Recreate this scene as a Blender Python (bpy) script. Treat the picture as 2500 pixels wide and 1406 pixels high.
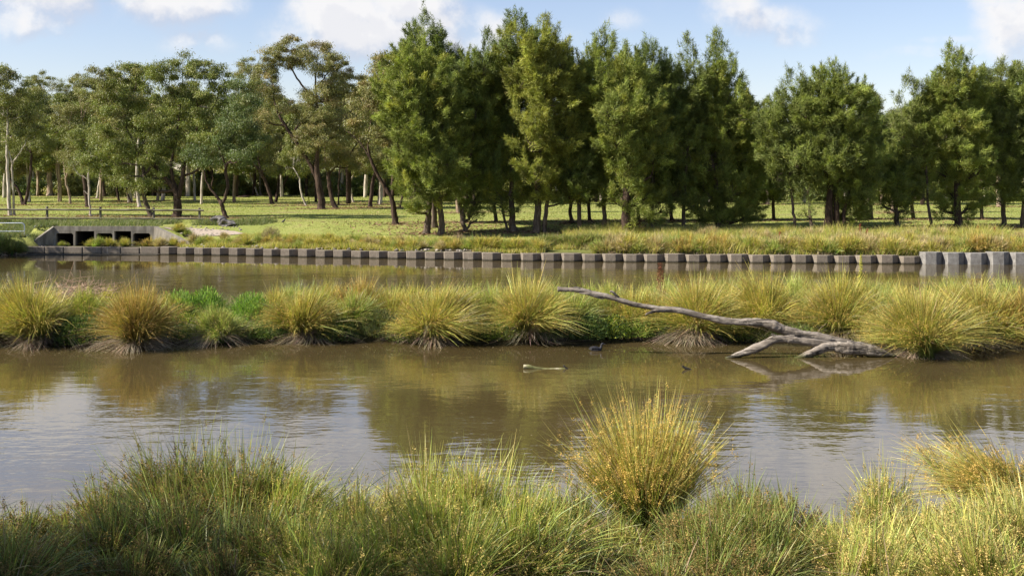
import bpy, math
import numpy as np
from mathutils import Vector

for _o in list(bpy.data.objects):
    bpy.data.objects.remove(_o)
SC = bpy.context.scene
COL = SC.collection
RNG = np.random.default_rng(7)
FPX, CAM_H, HOR = 2800.0, 4.0, 450.0      # focal length in photo pixels, eye height over the water, horizon row

# ------------------------------------------------------------------ camera
cd = bpy.data.cameras.new("camera")
cam = bpy.data.objects.new("camera", cd)
COL.objects.link(cam)
cam.location = (0, 0, CAM_H)
cam.rotation_euler = (math.radians(90), 0, 0)
cd.sensor_width = 36.0
cd.lens = 36.0 * FPX / 2500.0
cd.shift_y = -(703.0 - HOR) / 2500.0
cd.clip_start = 0.1
cd.clip_end = 6000.0
SC.camera = cam

# ------------------------------------------------------------------ light
SUN_EL, SUN_TH = math.radians(40), math.radians(14)     # height; how far behind the camera the sun stands
SUND = Vector((-math.cos(SUN_TH) * math.cos(SUN_EL), -math.sin(SUN_TH) * math.cos(SUN_EL), math.sin(SUN_EL)))
sl = bpy.data.lights.new("sun", 'SUN')
sl.energy = 5.0
sl.angle = math.radians(0.53)
sl.color = (1.0, 0.93, 0.82)
so = bpy.data.objects.new("sun", sl)
so.rotation_euler = SUND.to_track_quat('Z', 'Y').to_euler()
so.location = (-40, -20, 60)
COL.objects.link(so)
SC.view_settings.view_transform = 'Standard'
SC.view_settings.look = 'None'
SC.view_settings.exposure = 1.12
SC.view_settings.gamma = 1.0
SC.cycles.max_bounces = 6
SC.cycles.diffuse_bounces = 3
SC.cycles.glossy_bounces = 3
SC.cycles.transmission_bounces = 3
SC.cycles.transparent_max_bounces = 4
SC.cycles.caustics_reflective = False
SC.cycles.caustics_refractive = False
SC.cycles.sample_clamp_indirect = 6.0

# ------------------------------------------------------------------ sky
W = bpy.data.worlds.new("World")
SC.world = W
W.use_nodes = True
nt = W.node_tree
nt.nodes.clear()


def NN(t, typ, **kw):
    n = t.nodes.new(typ)
    for k, v in kw.items():
        setattr(n, k, v)
    return n


def link(t, a, b):
    t.links.new(a, b)


def math_n(t, op, a, b=None, clamp=False):
    n = t.nodes.new('ShaderNodeMath')
    n.operation = op
    n.use_clamp = clamp
    for i, v in enumerate((a, b)):
        if v is None:
            continue
        if isinstance(v, (int, float)):
            n.inputs[i].default_value = v
        else:
            t.links.new(v, n.inputs[i])
    return n.outputs[0]


def pxdir(px, py):
    return Vector(((px - 1250) / FPX, 1.0, (HOR - py) / FPX)).normalized()


# cloud centre (as seen from the eye), half width, half height, strength
CLOUDS = [(860, 55, 170, 95, 1.0), (1010, 10, 120, 80, 1.0), (1060, 90, 170, 75, .9), (1180, 95, 110, 65, .7), (760, 95, 130, 55, .75),
          (1370, 95, 70, 40, .5), (450, 25, 130, 62, 1.0), (340, 5, 110, 45, .8), (480, 112, 90, 34, .6), (50, 25, 130, 60, .6),
          (110, 60, 60, 30, .5), (1790, 20, 70, 60, .72), (1880, 60, 110, 46, .58), (1920, 90, 60, 30, .5), (2470, 50, 75, 95, 1.0),
          (2440, -10, 80, 60, .9), (1530, 50, 70, 30, .42), (2250, 140, 190, 20, .42), (2330, 110, 120, 12, .38),
          (120, -90, 230, 110, .95), (330, -170, 180, 90, .8), (60, -250, 200, 70, .6), (2420, -130, 170, 60, .9), (1830, -60, 160, 40, .45),
          (700, 60, 40, 30, .5), (2200, -230, 520, 120, .88), (1250, -360, 950, 170, .92), (700, -190, 380, 80, .75), (1500, -220, 420, 80, .75), (300, -440, 700, 180, .9), (2100, -470, 800, 180, .88), (1250, -620, 1500, 160, .7)]  # the wide veils above the view are added to brighten the water's reflection
cg = bpy.data.node_groups.new("cloud_density", 'ShaderNodeTree')
cg.interface.new_socket("Vector", in_out='INPUT', socket_type='NodeSocketVector')
cg.interface.new_socket("Density", in_out='OUTPUT', socket_type='NodeSocketFloat')
gi, go = cg.nodes.new('NodeGroupInput'), cg.nodes.new('NodeGroupOutput')
wn = NN(cg, 'ShaderNodeTexNoise')
wn.inputs['Scale'].default_value = 9.0
wn.inputs['Detail'].default_value = 3.0
link(cg, gi.outputs[0], wn.inputs['Vector'])
wsub = NN(cg, 'ShaderNodeVectorMath', operation='MULTIPLY_ADD')
link(cg, wn.outputs['Color'], wsub.inputs[0])
wsub.inputs[1].default_value = (.05, .05, .05)
wsub.inputs[2].default_value = (-.025, -.025, -.025)
wadd = NN(cg, 'ShaderNodeVectorMath', operation='ADD')
link(cg, wsub.outputs[0], wadd.inputs[0])
link(cg, gi.outputs[0], wadd.inputs[1])
acc = None
for (px, py, rx, ry, st) in CLOUDS:
    c = pxdir(px, py)
    s = NN(cg, 'ShaderNodeVectorMath', operation='SUBTRACT')
    link(cg, wadd.outputs[0], s.inputs[0])
    s.inputs[1].default_value = c
    m = NN(cg, 'ShaderNodeVectorMath', operation='MULTIPLY')
    link(cg, s.outputs[0], m.inputs[0])
    m.inputs[1].default_value = (FPX / rx, FPX / rx, FPX / ry)
    le = NN(cg, 'ShaderNodeVectorMath', operation='LENGTH')
    link(cg, m.outputs[0], le.inputs[0])
    v = math_n(cg, 'SUBTRACT', 1.35, le.outputs['Value'], True)
    v = math_n(cg, 'MULTIPLY', v, st)
    if acc is None:
        acc = v
    else:
        sm = math_n(cg, 'SMOOTH_MAX', acc, v)
        sm.node.inputs[2].default_value = 0.12
        acc = sm
n1 = NN(cg, 'ShaderNodeTexNoise')
n1.inputs['Scale'].default_value = 26.0
n1.inputs['Detail'].default_value = 7.0
n1.inputs['Roughness'].default_value = 0.58
link(cg, gi.outputs[0], n1.inputs['Vector'])
nz = math_n(cg, 'SUBTRACT', n1.outputs['Fac'], 0.5)
nz = math_n(cg, 'MULTIPLY', nz, 1.9)
gate = math_n(cg, 'MULTIPLY', acc, 2.2, True)
nz = math_n(cg, 'MULTIPLY', nz, gate)
tot = math_n(cg, 'ADD', acc, nz)
mr = NN(cg, 'ShaderNodeMapRange', interpolation_type='SMOOTHSTEP')
mr.inputs['From Min'].default_value = 0.08
mr.inputs['From Max'].default_value = 1.0
link(cg, tot, mr.inputs['Value'])
link(cg, mr.outputs[0], go.inputs[0])

tc = NN(nt, 'ShaderNodeTexCoord')
nrm = NN(nt, 'ShaderNodeVectorMath', operation='NORMALIZE')
link(nt, tc.outputs['Generated'], nrm.inputs[0])
g1 = NN(nt, 'ShaderNodeGroup', node_tree=cg)
link(nt, nrm.outputs[0], g1.inputs[0])
off = NN(nt, 'ShaderNodeVectorMath', operation='ADD')
link(nt, nrm.outputs[0], off.inputs[0])
off.inputs[1].default_value = (-0.010, 0, 0.014)
g2 = NN(nt, 'ShaderNodeGroup', node_tree=cg)
link(nt, off.outputs[0], g2.inputs[0])
lit = math_n(nt, 'SUBTRACT', g1.outputs[0], g2.outputs[0])
lit = math_n(nt, 'MULTIPLY', lit, 1.7)
lit = math_n(nt, 'ADD', lit, 0.74, True)
cmix = NN(nt, 'ShaderNodeMix', data_type='RGBA')
link(nt, lit, cmix.inputs[0])
SKY_K = 0.072
SKY_TINT = (1.12, 1.0, 1.04, 1)
cmix.inputs[6].default_value = (4.1, 4.25, 4.9, 1)
cmix.inputs[7].default_value = (6.2, 6.1, 6.1, 1)
sky = NN(nt, 'ShaderNodeTexSky', sky_type='NISHITA')
sky.sun_disc = False
sky.sun_elevation = SUN_EL
sky.sun_rotation = math.atan2(SUND.x, SUND.y)
sky.air_density = 1.0
sky.dust_density = 0.45
sky.ozone_density = 1.6
mx = NN(nt, 'ShaderNodeMix', data_type='RGBA')
dens = math_n(nt, 'MULTIPLY', g1.outputs[0], 0.93)
link(nt, dens, mx.inputs[0])
skt = NN(nt, 'ShaderNodeMix', data_type='RGBA', blend_type='MULTIPLY')
skt.inputs[0].default_value = 1.0
link(nt, sky.outputs[0], skt.inputs[6])
skt.inputs[7].default_value = SKY_TINT
link(nt, skt.outputs[2], mx.inputs[6])
link(nt, cmix.outputs[2], mx.inputs[7])
bg = NN(nt, 'ShaderNodeBackground')
bg.inputs['Strength'].default_value = SKY_K
link(nt, mx.outputs[2], bg.inputs['Color'])
wo = NN(nt, 'ShaderNodeOutputWorld')
link(nt, bg.outputs[0], wo.inputs['Surface'])
W.cycles.sampling_method = 'MANUAL'
W.cycles.sample_map_resolution = 512


# ------------------------------------------------------------------ helpers
def tag(o, label=None, cat=None, group=None, kind=None):
    if label: o['label'] = label
    if cat: o['category'] = cat
    if group: o['group'] = group
    if kind: o['kind'] = kind
    return o


def empty(name, loc):
    o = bpy.data.objects.new(name, None)
    o.location = loc
    o.empty_display_size = 0.3
    COL.objects.link(o)
    return o


def mk(name, V, quads=None, tris=None, mat=None, col=None, smooth=False, parent=None, loc=None):
    """one mesh object from arrays; V in world space, moved under its parent"""
    V = np.asarray(V, dtype=np.float64).reshape(-1, 3)
    base = np.array(parent.location) if parent is not None and loc is None else np.array(loc if loc is not None else (0, 0, 0), float)
    if parent is not None and parent.parent is not None and loc is None:
        base = base + np.array(parent.parent.location)
    V = V - base
    me = bpy.data.meshes.new(name)
    q = np.zeros((0, 4), int) if quads is None else np.asarray(quads, int).reshape(-1, 4)
    t = np.zeros((0, 3), int) if tris is None else np.asarray(tris, int).reshape(-1, 3)
    me.vertices.add(len(V))
    me.vertices.foreach_set("co", V.astype(np.float32).ravel())
    lv = np.concatenate([q.ravel(), t.ravel()]).astype(np.int32)
    me.loops.add(len(lv))
    me.loops.foreach_set("vertex_index", lv)
    n = len(q) + len(t)
    me.polygons.add(n)
    ls = np.concatenate([np.arange(len(q)) * 4, len(q) * 4 + np.arange(len(t)) * 3]).astype(np.int32)
    me.polygons.foreach_set("loop_start", ls)
    me.update(calc_edges=True)
    me.polygons.foreach_set("use_smooth", np.full(n, bool(smooth)))
    if col is not None:
        a = me.color_attributes.new("col", 'FLOAT_COLOR', 'POINT')
        c = np.ones((len(V), 4), np.float32)
        c[:, :3] = col
        a.data.foreach_set("color", c.ravel())
    if mat: me.materials.append(mat)
    o = bpy.data.objects.new(name, me)
    COL.objects.link(o)
    if parent is not None:
        o.parent = parent
    elif loc is not None:
        o.location = loc
    return o


def copy_tree(o, parent=None):
    c = o.copy()
    COL.objects.link(c)
    c.parent = parent
    for ch in list(o.children):
        copy_tree(ch, c)
    return c


class MB:
    """collects verts / quads / tris"""
    def __init__(s):
        s.V, s.Q, s.T, s.n = [], [], [], 0
        s.C = []

    def add(s, V, Q=None, T=None, C=None):
        V = np.asarray(V, float).reshape(-1, 3)
        if Q is not None and len(Q): s.Q.append(np.asarray(Q, int).reshape(-1, 4) + s.n)
        if T is not None and len(T): s.T.append(np.asarray(T, int).reshape(-1, 3) + s.n)
        s.V.append(V)
        if C is not None:
            s.C.append(np.broadcast_to(np.asarray(C, float), V.shape))
        s.n += len(V)

    def box(s, x0, x1, y0, y1, z0, z1):
        V = [(x, y, z) for z in (z0, z1) for y in (y0, y1) for x in (x0, x1)]
        s.add(V, [(0, 2, 3, 1), (4, 5, 7, 6), (0, 1, 5, 4), (2, 6, 7, 3), (0, 4, 6, 2), (1, 3, 7, 5)])

    def prism(s, poly, z0, z1):
        """plan polygon (list of x,y) or with per-vertex tops z1 list"""
        n = len(poly)
        zt_ = z1 if hasattr(z1, '__len__') else [z1] * n
        zb_ = z0 if hasattr(z0, '__len__') else [z0] * n
        V = [(p[0], p[1], zb_[i]) for i, p in enumerate(poly)] + [(p[0], p[1], zt_[i]) for i, p in enumerate(poly)]
        Q = [(i, (i + 1) % n, n + (i + 1) % n, n + i) for i in range(n)]
        T = [(n, n + i, n + i + 1) for i in range(1, n - 1)] + [(0, i + 1, i) for i in range(1, n - 1)]
        s.add(V, Q, T)

    def tube(s, pts, rad, sides=8, cap=True, wob=0.0, rng=None, sq=1.0):
        P = np.asarray(pts, float)
        R = np.broadcast_to(np.asarray(rad, float), (len(P),)).copy()
        n = len(P)
        T = np.gradient(P, axis=0)
        T /= np.linalg.norm(T, axis=1)[:, None] + 1e-9
        ref = np.array([0, 1, 0.01]) if abs(T[:, 1]).mean() < .8 else np.array([1, 0, 0.01])
        A = np.cross(T, ref)
        A /= np.linalg.norm(A, axis=1)[:, None] + 1e-9
        B = np.cross(T, A)
        th = np.linspace(0, 2 * np.pi, sides, endpoint=False)
        rr = R[:, None] * np.ones(sides)[None]
        if wob and rng is not None:
            g_ = np.cumsum(rng.normal(size=(n, sides)) * .35, 0)
            g_ -= g_.mean(0)
            rr = rr * np.clip(1 + wob * (rng.normal(size=sides)[None] * .8 + np.clip(g_, -2, 2) * .6), .5, 1.6)
        V = P[:, None] + rr[..., None] * (np.cos(th)[None, :, None] * A[:, None] + sq * np.sin(th)[None, :, None] * B[:, None])
        V = V.reshape(-1, 3)
        i = np.arange(n - 1)[:, None] * sides
        j = np.arange(sides)[None]
        k = (j + 1) % sides
        Q = np.stack([i + j, i + k, i + sides + k, i + sides + j], -1).reshape(-1, 4)
        T_ = []
        if cap:
            V = np.vstack([V, P[0], P[-1]])
            a, b = n * sides, n * sides + 1
            T_ = [(a, (q + 1) % sides, q) for q in range(sides)] + [(b, (n - 1) * sides + q, (n - 1) * sides + (q + 1) % sides) for q in range(sides)]
        s.add(V, Q, T_)

    def build(s, name, mat, parent=None, smooth=False, loc=None):
        V = np.vstack(s.V)
        Q = np.vstack(s.Q) if s.Q else None
        T = np.vstack(s.T) if s.T else None
        C = np.vstack(s.C) if s.C else None
        return mk(name, V, Q, T, mat, C, smooth, parent, loc)


def catmull(pts, k=6):
    P = np.asarray(pts, float)
    P = np.vstack([2 * P[0] - P[1], P, 2 * P[-1] - P[-2]])
    out = []
    for i in range(1, len(P) - 2):
        for t in np.linspace(0, 1, k, endpoint=False):
            out.append(.5 * ((2 * P[i]) + (-P[i - 1] + P[i + 1]) * t + (2 * P[i - 1] - 5 * P[i] + 4 * P[i + 1] - P[i + 2]) * t * t
                             + (-P[i - 1] + 3 * P[i] - 3 * P[i + 1] + P[i + 2]) * t ** 3))
    out.append(P[-2])
    return np.array(out)


# ------------------------------------------------------------------ terrain shape
_wx = np.array([-60, -28.0, -19.8, -14.9, 0.64, 14.5, 25.4, 45, 80])
_wy = np.array([67, 66.0, 65.2, 64.0, 59.6, 58.0, 56.9, 55.5, 54])


def wall_y(x):
    return np.interp(x, _wx, _wy)


def hnoise(x, y, s, seed=0):
    r = np.random.default_rng(seed)
    out = 0
    for k in range(6):
        a, f, p = r.uniform(0, 6.28), s * r.uniform(.6, 1.7), r.uniform(0, 6.28)
        out = out + np.sin((x * math.cos(a) + y * math.sin(a)) * f + p)
    return out / 6


def isl_front(x):
    return 28.9 + .55 * hnoise(x, 0 * x, .9, 3) + np.where(x > 6, -.5, 0) + np.where(x < -9, -.5, 0)


def isl_back(x):
    return 37.5 + 1.0 * hnoise(x, 0 * x, .5, 5)


def zt(x, y):
    x, y = np.broadcast_arrays(np.asarray(x, float), np.asarray(y, float))
    yw = wall_y(x) + .45
    t = np.clip((y - yw) / (75 - yw), 0, 1)
    land = .37 + 1.13 * t ** .85
    land = np.where(y > 75, 1.5 + .0086 * (np.minimum(y, 180) - 75) + .004 * np.clip(y - 180, 0, 300), land)
    land = land + np.where(y > 70, .06 * hnoise(x, y, .25, 9), 0)
    # culvert apron: low in front of the headwall, between its two splayed wings
    xl = -27.4 - (68.1 - y) * .55
    xr = -21.05 + (68.1 - y) * 1.25
    inside = (x > xl) & (x < xr) & (y < 68.15)
    behind = (x > -28.5) & (x < -18) & (y >= 68.15) & (y < 75)
    land = np.where(behind, np.maximum(land, 1.44 - .25 * np.clip(x + 21.2, 0, 3)), land)
    land = np.where(inside, .34, land)
    land = np.where((x < -28) & (y > yw), np.maximum(land, .9), land)
    far = y > yw
    bed = -.7 + 0 * x
    fi, bi = isl_front(x), isl_back(x)
    d = np.minimum(y - fi, bi - y)
    isl = np.clip(d * .35, -.7, .16) + .05 * hnoise(x, y, 2.2, 4)
    # near bank under the viewer
    fb = 12.9 + .5 * hnoise(x, 0 * x, .8, 12) + np.where(x > 4.5, 1.6, 0) * np.clip((x - 4.5) / 1.5, 0, 1)
    nb = np.clip((fb - y) * .17, -.7, 2.4)
    low = np.maximum(np.maximum(bed, isl), nb)
    return np.where(far, land, low)


def gy(px, py):
    """depth at which the ground (or the water) is met on this line of sight"""
    y = np.concatenate([np.arange(6, 120, .05), np.arange(120, 420, .3)])
    x = (px - 1250) / FPX * y
    z = np.maximum(zt(x, y), 0.0)
    ray = CAM_H - (py - HOR) / FPX * y
    k = np.argmax(ray <= z)
    return float(y[k])


def at(px, py, y):
    return np.array([(px - 1250) / FPX * y, y, CAM_H - (py - HOR) / FPX * y])


# ------------------------------------------------------------------ materials
def bsdf(m):
    return m.node_tree.nodes['Principled BSDF']


def newmat(name, rough=.8, spec=.3):
    m = bpy.data.materials.new(name)
    m.use_nodes = True
    b = bsdf(m)
    b.inputs['Roughness'].default_value = rough
    b.inputs['Specular IOR Level'].default_value = spec
    return m


def ramp(t, fac, stops):
    r = t.nodes.new('ShaderNodeValToRGB')
    e = r.color_ramp.elements
    while len(e) < len(stops): e.new(.5)
    for i, (p, c) in enumerate(stops):
        e[i].position = p
        e[i].color = (*c, 1)
    t.links.new(fac, r.inputs[0])
    return r.outputs[0]


def noise(t, scale, detail=4, rough=.55, vec=None, stretch=None, coord='Object'):
    n = t.nodes.new('ShaderNodeTexNoise')
    n.inputs['Scale'].default_value = scale
    n.inputs['Detail'].default_value = detail
    n.inputs['Roughness'].default_value = rough
    if vec is None:
        c = t.nodes.new('ShaderNodeTexCoord')
        vec = c.outputs[coord]
    if stretch:
        mp = t.nodes.new('ShaderNodeMapping')
        mp.inputs['Scale'].default_value = stretch
        t.links.new(vec, mp.inputs[0])
        vec = mp.outputs[0]
    t.links.new(vec, n.inputs['Vector'])
    return n.outputs['Fac']


def bump(m, h, strength=.5, dist=.02):
    t = m.node_tree
    b = t.nodes.new('ShaderNodeBump')
    b.inputs['Strength'].default_value = strength
    b.inputs['Distance'].default_value = dist
    t.links.new(h, b.inputs['Height'])
    t.links.new(b.outputs[0], bsdf(m).inputs['Normal'])
    return b


def mixc(t, fac, a, b, mode='MIX'):
    n = t.nodes.new('ShaderNodeMix')
    n.data_type = 'RGBA'
    n.blend_type = mode
    for i, v in ((0, fac), (6, a), (7, b)):
        if isinstance(v, (int, float)): n.inputs[i].default_value = v
        elif isinstance(v, tuple): n.inputs[i].default_value = (*v, 1)
        else: t.links.new(v, n.inputs[i])
    return n.outputs[2]


def simple_mat(name, stops, scale=3, rough=.85, spec=.25, bs=.5, bd=.02, stretch=None, detail=6, bscale=None):
    m = newmat(name, rough, spec)
    t = m.node_tree
    f = noise(t, scale, detail, .6, stretch=stretch)
    t.links.new(ramp(t, f, stops), bsdf(m).inputs['Base Color'])
    bump(m, noise(t, bscale or scale * 3, 5, .65, stretch=stretch), bs, bd)
    return m


def plant_mat(name, transl=.3, rough=.5, spec=.35):
    m = newmat(name, rough, spec)
    t = m.node_tree
    a = t.nodes.new('ShaderNodeAttribute')
    a.attribute_name = 'col'
    b = bsdf(m)
    t.links.new(a.outputs['Color'], b.inputs['Base Color'])
    tr = t.nodes.new('ShaderNodeBsdfTranslucent')
    tint = mixc(t, 1.0, a.outputs['Color'], (1.15, 1.2, .6), 'MULTIPLY')
    t.links.new(tint, tr.inputs['Color'])
    mx_ = t.nodes.new('ShaderNodeMixShader')
    mx_.inputs[0].default_value = transl
    t.links.new(b.outputs[0], mx_.inputs[1])
    t.links.new(tr.outputs[0], mx_.inputs[2])
    t.links.new(mx_.outputs[0], t.nodes['Material Output'].inputs['Surface'])
    return m


M = {}
M['leaf'] = plant_mat('gum_leaf', .24, .5, .35)
M['needle'] = plant_mat('she_oak_needle', .30, .6, .25)
M['rush'] = plant_mat('rush_stem', .30, .45, .4)
M['seed'] = plant_mat('rush_seed', .15, .8, .1)
M['thatch'] = plant_mat('dead_thatch', .15, .8, .15)
M['grass'] = plant_mat('grass_blade', .35, .6, .2)


def bark(name, dark, mid, light, sc=2.2, bs=1.0, bd=.05):
    m = newmat(name, .92, .15)
    t = m.node_tree
    f = noise(t, sc, 8, .68, stretch=(5, 5, .8))
    f2 = noise(t, sc * .35, 3, .6)
    f3 = math_n(t, 'ADD', math_n(t, 'MULTIPLY', f, .7), math_n(t, 'MULTIPLY', f2, .3))
    t.links.new(ramp(t, f3, [(.36, dark), (.5, mid), (.64, light)]), bsdf(m).inputs['Base Color'])
    bump(m, f, bs, bd)
    return m


M['bark_dark'] = bark('ironbark', (.018, .013, .010), (.055, .036, .026), (.14, .095, .07))
M['bark_brown'] = bark('she_oak_bark', (.035, .026, .019), (.10, .075, .055), (.22, .17, .13))
M['bark_white'] = bark('smooth_gum_bark', (.13, .10, .075), (.42, .36, .29), (.62, .57, .50), 1.3, .4, .02)
M['bark_tan'] = bark('tan_gum_bark', (.09, .06, .04), (.27, .20, .14), (.45, .37, .28), 1.5, .5, .03)

# ------------------------------------------------------------------ setting: ground
xs = np.unique(np.concatenate([np.linspace(-2500, -150, 14), np.linspace(-150, -34, 60), np.arange(-34, 34, .35), np.linspace(34, 150, 60), np.linspace(150, 2500, 14)]).round(4))
ys = np.unique(np.concatenate([np.linspace(-300, -20, 10), np.linspace(-20, 8, 20), np.arange(8, 42, .3), np.arange(42, 54, .8), np.arange(54, 76, .22), np.arange(76, 130, 1.0), np.arange(130, 300, 4.0), np.linspace(300, 3500, 20)]).round(4))
X, Y = np.meshgrid(xs, ys)
Z = zt(X, Y)
nx, ny = len(xs), len(ys)
V = np.stack([X, Y, Z], -1).reshape(-1, 3)
i, j = np.meshgrid(np.arange(nx - 1), np.arange(ny - 1))
a = (j * nx + i).ravel()
gm = newmat('ground', .95, .1)
t = gm.node_tree
tcn = t.nodes.new('ShaderNodeTexCoord')
sep = t.nodes.new('ShaderNodeSeparateXYZ')
t.links.new(tcn.outputs['Object'], sep.inputs[0])
fine = noise(t, 5, 8, .7)
mid = noise(t, .35, 5, .6, stretch=(1, 1.6, 1))
lawn = ramp(t, mid, [(.30, (.17, .205, .055)), (.46, (.24, .265, .07)), (.60, (.29, .295, .09)), (.72, (.33, .29, .13))])
lawn = mixc(t, .38, lawn, ramp(t, fine, [(.3, (.10, .14, .025)), (.7, (.36, .38, .10))]))
streak = noise(t, .22, 7, .68, stretch=(.45, 1.9, 1))
dirt = ramp(t, streak, [(.52, (0, 0, 0)), (.62, (1, 1, 1))])
ft = math_n(t, 'GREATER_THAN', sep.outputs['Y'], 76)
dfac = math_n(t, 'MULTIPLY', math_n(t, 'MULTIPLY', dirt, .75), ft)
lawn = mixc(t, dfac, lawn, ramp(t, fine, [(.3, (.10, .062, .036)), (.7, (.30, .21, .13))]))
mud = ramp(t, fine, [(.3, (.018, .015, .008)), (.6, (.06, .05, .022)), (.75, (.11, .09, .045))])
hm = t.nodes.new('ShaderNodeMapRange')
hm.inputs['From Min'].default_value = .30
hm.inputs['From Max'].default_value = .62
t.links.new(sep.outputs['Z'], hm.inputs['Value'])
base = mixc(t, hm.outputs[0], mud, lawn)
nearb = math_n(t, 'LESS_THAN', sep.outputs['Y'], 45)
base = mixc(t, nearb, base, mud)
t.links.new(base, bsdf(gm).inputs['Base Color'])
bump(gm, noise(t, 9, 8, .75), 1.0, .08)
Qg = np.stack([a, a + 1, a + nx + 1, a + nx], -1)
cenx, ceny = V[Qg][..., 0].mean(1), V[Qg][..., 1].mean(1)
span = np.ptp(V[Qg][..., 2], axis=1)
Qg = Qg[~((cenx > -27.2) & (cenx < -21.3) & (ceny > 67.6) & (ceny < 69) & (span > .3))]
tag(mk('ground', V, Qg, None, gm, None, True), kind='structure')

# water
wm = newmat('pond_water', .012, .5)
t = wm.node_tree
b = bsdf(wm)
b.inputs['IOR'].default_value = 2.5
murk = noise(t, .12, 4, .6, stretch=(1, 1.7, 1))
t.links.new(ramp(t, murk, [(.3, (.062, .045, .018)), (.7, (.080, .060, .026))]), b.inputs['Base Color'])
tcn = t.nodes.new('ShaderNodeTexCoord')
sep = t.nodes.new('ShaderNodeSeparateXYZ')
t.links.new(tcn.outputs['Object'], sep.inputs[0])
r1 = noise(t, 1.9, 2, .45, stretch=(.55, 1.0, 1))
r2 = noise(t, 7.5, 2, .5, stretch=(.6, 1.0, 1))
r3 = noise(t, 26, 2, .5, stretch=(.7, 1.0, 1))
wave = math_n(t, 'ADD', math_n(t, 'MULTIPLY', r1, 1.0), math_n(t, 'MULTIPLY', r2, .30))
gust = noise(t, .10, 2, .5, stretch=(1, 1.5, 1))
gm_ = t.nodes.new('ShaderNodeMapRange')
gm_.inputs['From Min'].default_value = .38
gm_.inputs['From Max'].default_value = .62
gm_.inputs['To Min'].default_value = .22
gm_.inputs['To Max'].default_value = 1.0
t.links.new(gust, gm_.inputs['Value'])
# the near pool is ruffled away from the island's lee; the back channel carries fine wind ripples
lee = t.nodes.new('ShaderNodeMapRange')
lee.inputs['From Min'].default_value = 29.0
lee.inputs['From Max'].default_value = 23.0
lee.inputs['To Min'].default_value = .28
lee.inputs['To Max'].default_value = 1.0
t.links.new(sep.outputs['Y'], lee.inputs['Value'])
bk = t.nodes.new('ShaderNodeMapRange')
bk.inputs['From Min'].default_value = 58.0
bk.inputs['From Max'].default_value = 46.0
bk.inputs['To Min'].default_value = .035
bk.inputs['To Max'].default_value = 2.6
t.links.new(sep.outputs['Y'], bk.inputs['Value'])
isb = math_n(t, 'GREATER_THAN', sep.outputs['Y'], 34)
amp = math_n(t, 'ADD', math_n(t, 'MULTIPLY', lee.outputs[0], math_n(t, 'SUBTRACT', 1, isb)), math_n(t, 'MULTIPLY', bk.outputs[0], isb))
amp = math_n(t, 'MULTIPLY', amp, gm_.outputs[0])
wave = math_n(t, 'ADD', wave, math_n(t, 'MULTIPLY', math_n(t, 'MULTIPLY', r3, .04), math_n(t, 'ADD', isb, .25)))
hgt = math_n(t, 'MULTIPLY', wave, amp)
bump(wm, hgt, 1.0, .0135)
mbw = MB()
gx, gyy = np.meshgrid(np.linspace(-160, 160, 9), np.linspace(-5, 70, 9))
Vw = np.stack([gx, gyy, 0 * gx], -1).reshape(-1, 3)
i, j = np.meshgrid(np.arange(8), np.arange(8))
a = (j * 9 + i).ravel()
tag(mk('water', Vw, np.stack([a, a + 1, a + 10, a + 9], -1), None, wm, None, True), kind='structure')

# ------------------------------------------------------------------ retaining wall
conc = newmat('weathered_concrete', .9, .2)
t = conc.node_tree
f = noise(t, 6, 8, .7)
fs = noise(t, 45, 3, .7)
cc = ramp(t, f, [(.3, (.115, .092, .066)), (.55, (.185, .152, .112)), (.75, (.26, .222, .17))])
cc = mixc(t, .45, cc, ramp(t, fs, [(.35, (.10, .085, .07)), (.65, (.31, .27, .225))]))
stn = noise(t, 4.5, 4, .7, stretch=(3, 3, .12))
cc = mixc(t, ramp(t, stn, [(.62, (0, 0, 0)), (.72, (.6, .6, .6))]), cc, (.55, .52, .47))
geo = t.nodes.new('ShaderNodeNewGeometry')
sp = t.nodes.new('ShaderNodeSeparateXYZ')
t.links.new(geo.outputs['Position'], sp.inputs[0])
wl = t.nodes.new('ShaderNodeMapRange')
wl.inputs['From Min'].default_value = .10
wl.inputs['From Max'].default_value = .02
t.links.new(math_n(t, 'ADD', sp.outputs['Z'], math_n(t, 'MULTIPLY', math_n(t, 'SUBTRACT', f, .5), .12)), wl.inputs['Value'])
cc = mixc(t, wl.outputs[0], cc, (.035, .032, .022))
t.links.new(cc, bsdf(conc).inputs['Base Color'])
bump(conc, math_n(t, 'ADD', fs, f), .8, .02)
conc2 = simple_mat('pale_concrete', [(.3, (.13, .12, .11)), (.7, (.26, .25, .23))], 5, bs=.6, bd=.015, bscale=40)
conc3 = simple_mat('culvert_concrete', [(.28, (.10, .09, .07)), (.5, (.20, .18, .145)), (.72, (.33, .30, .25))], 1.6, bs=.3, bd=.01, bscale=25, stretch=(2, 2, .6))  # overall tone lowered to stand in for shade on the headwall


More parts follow.
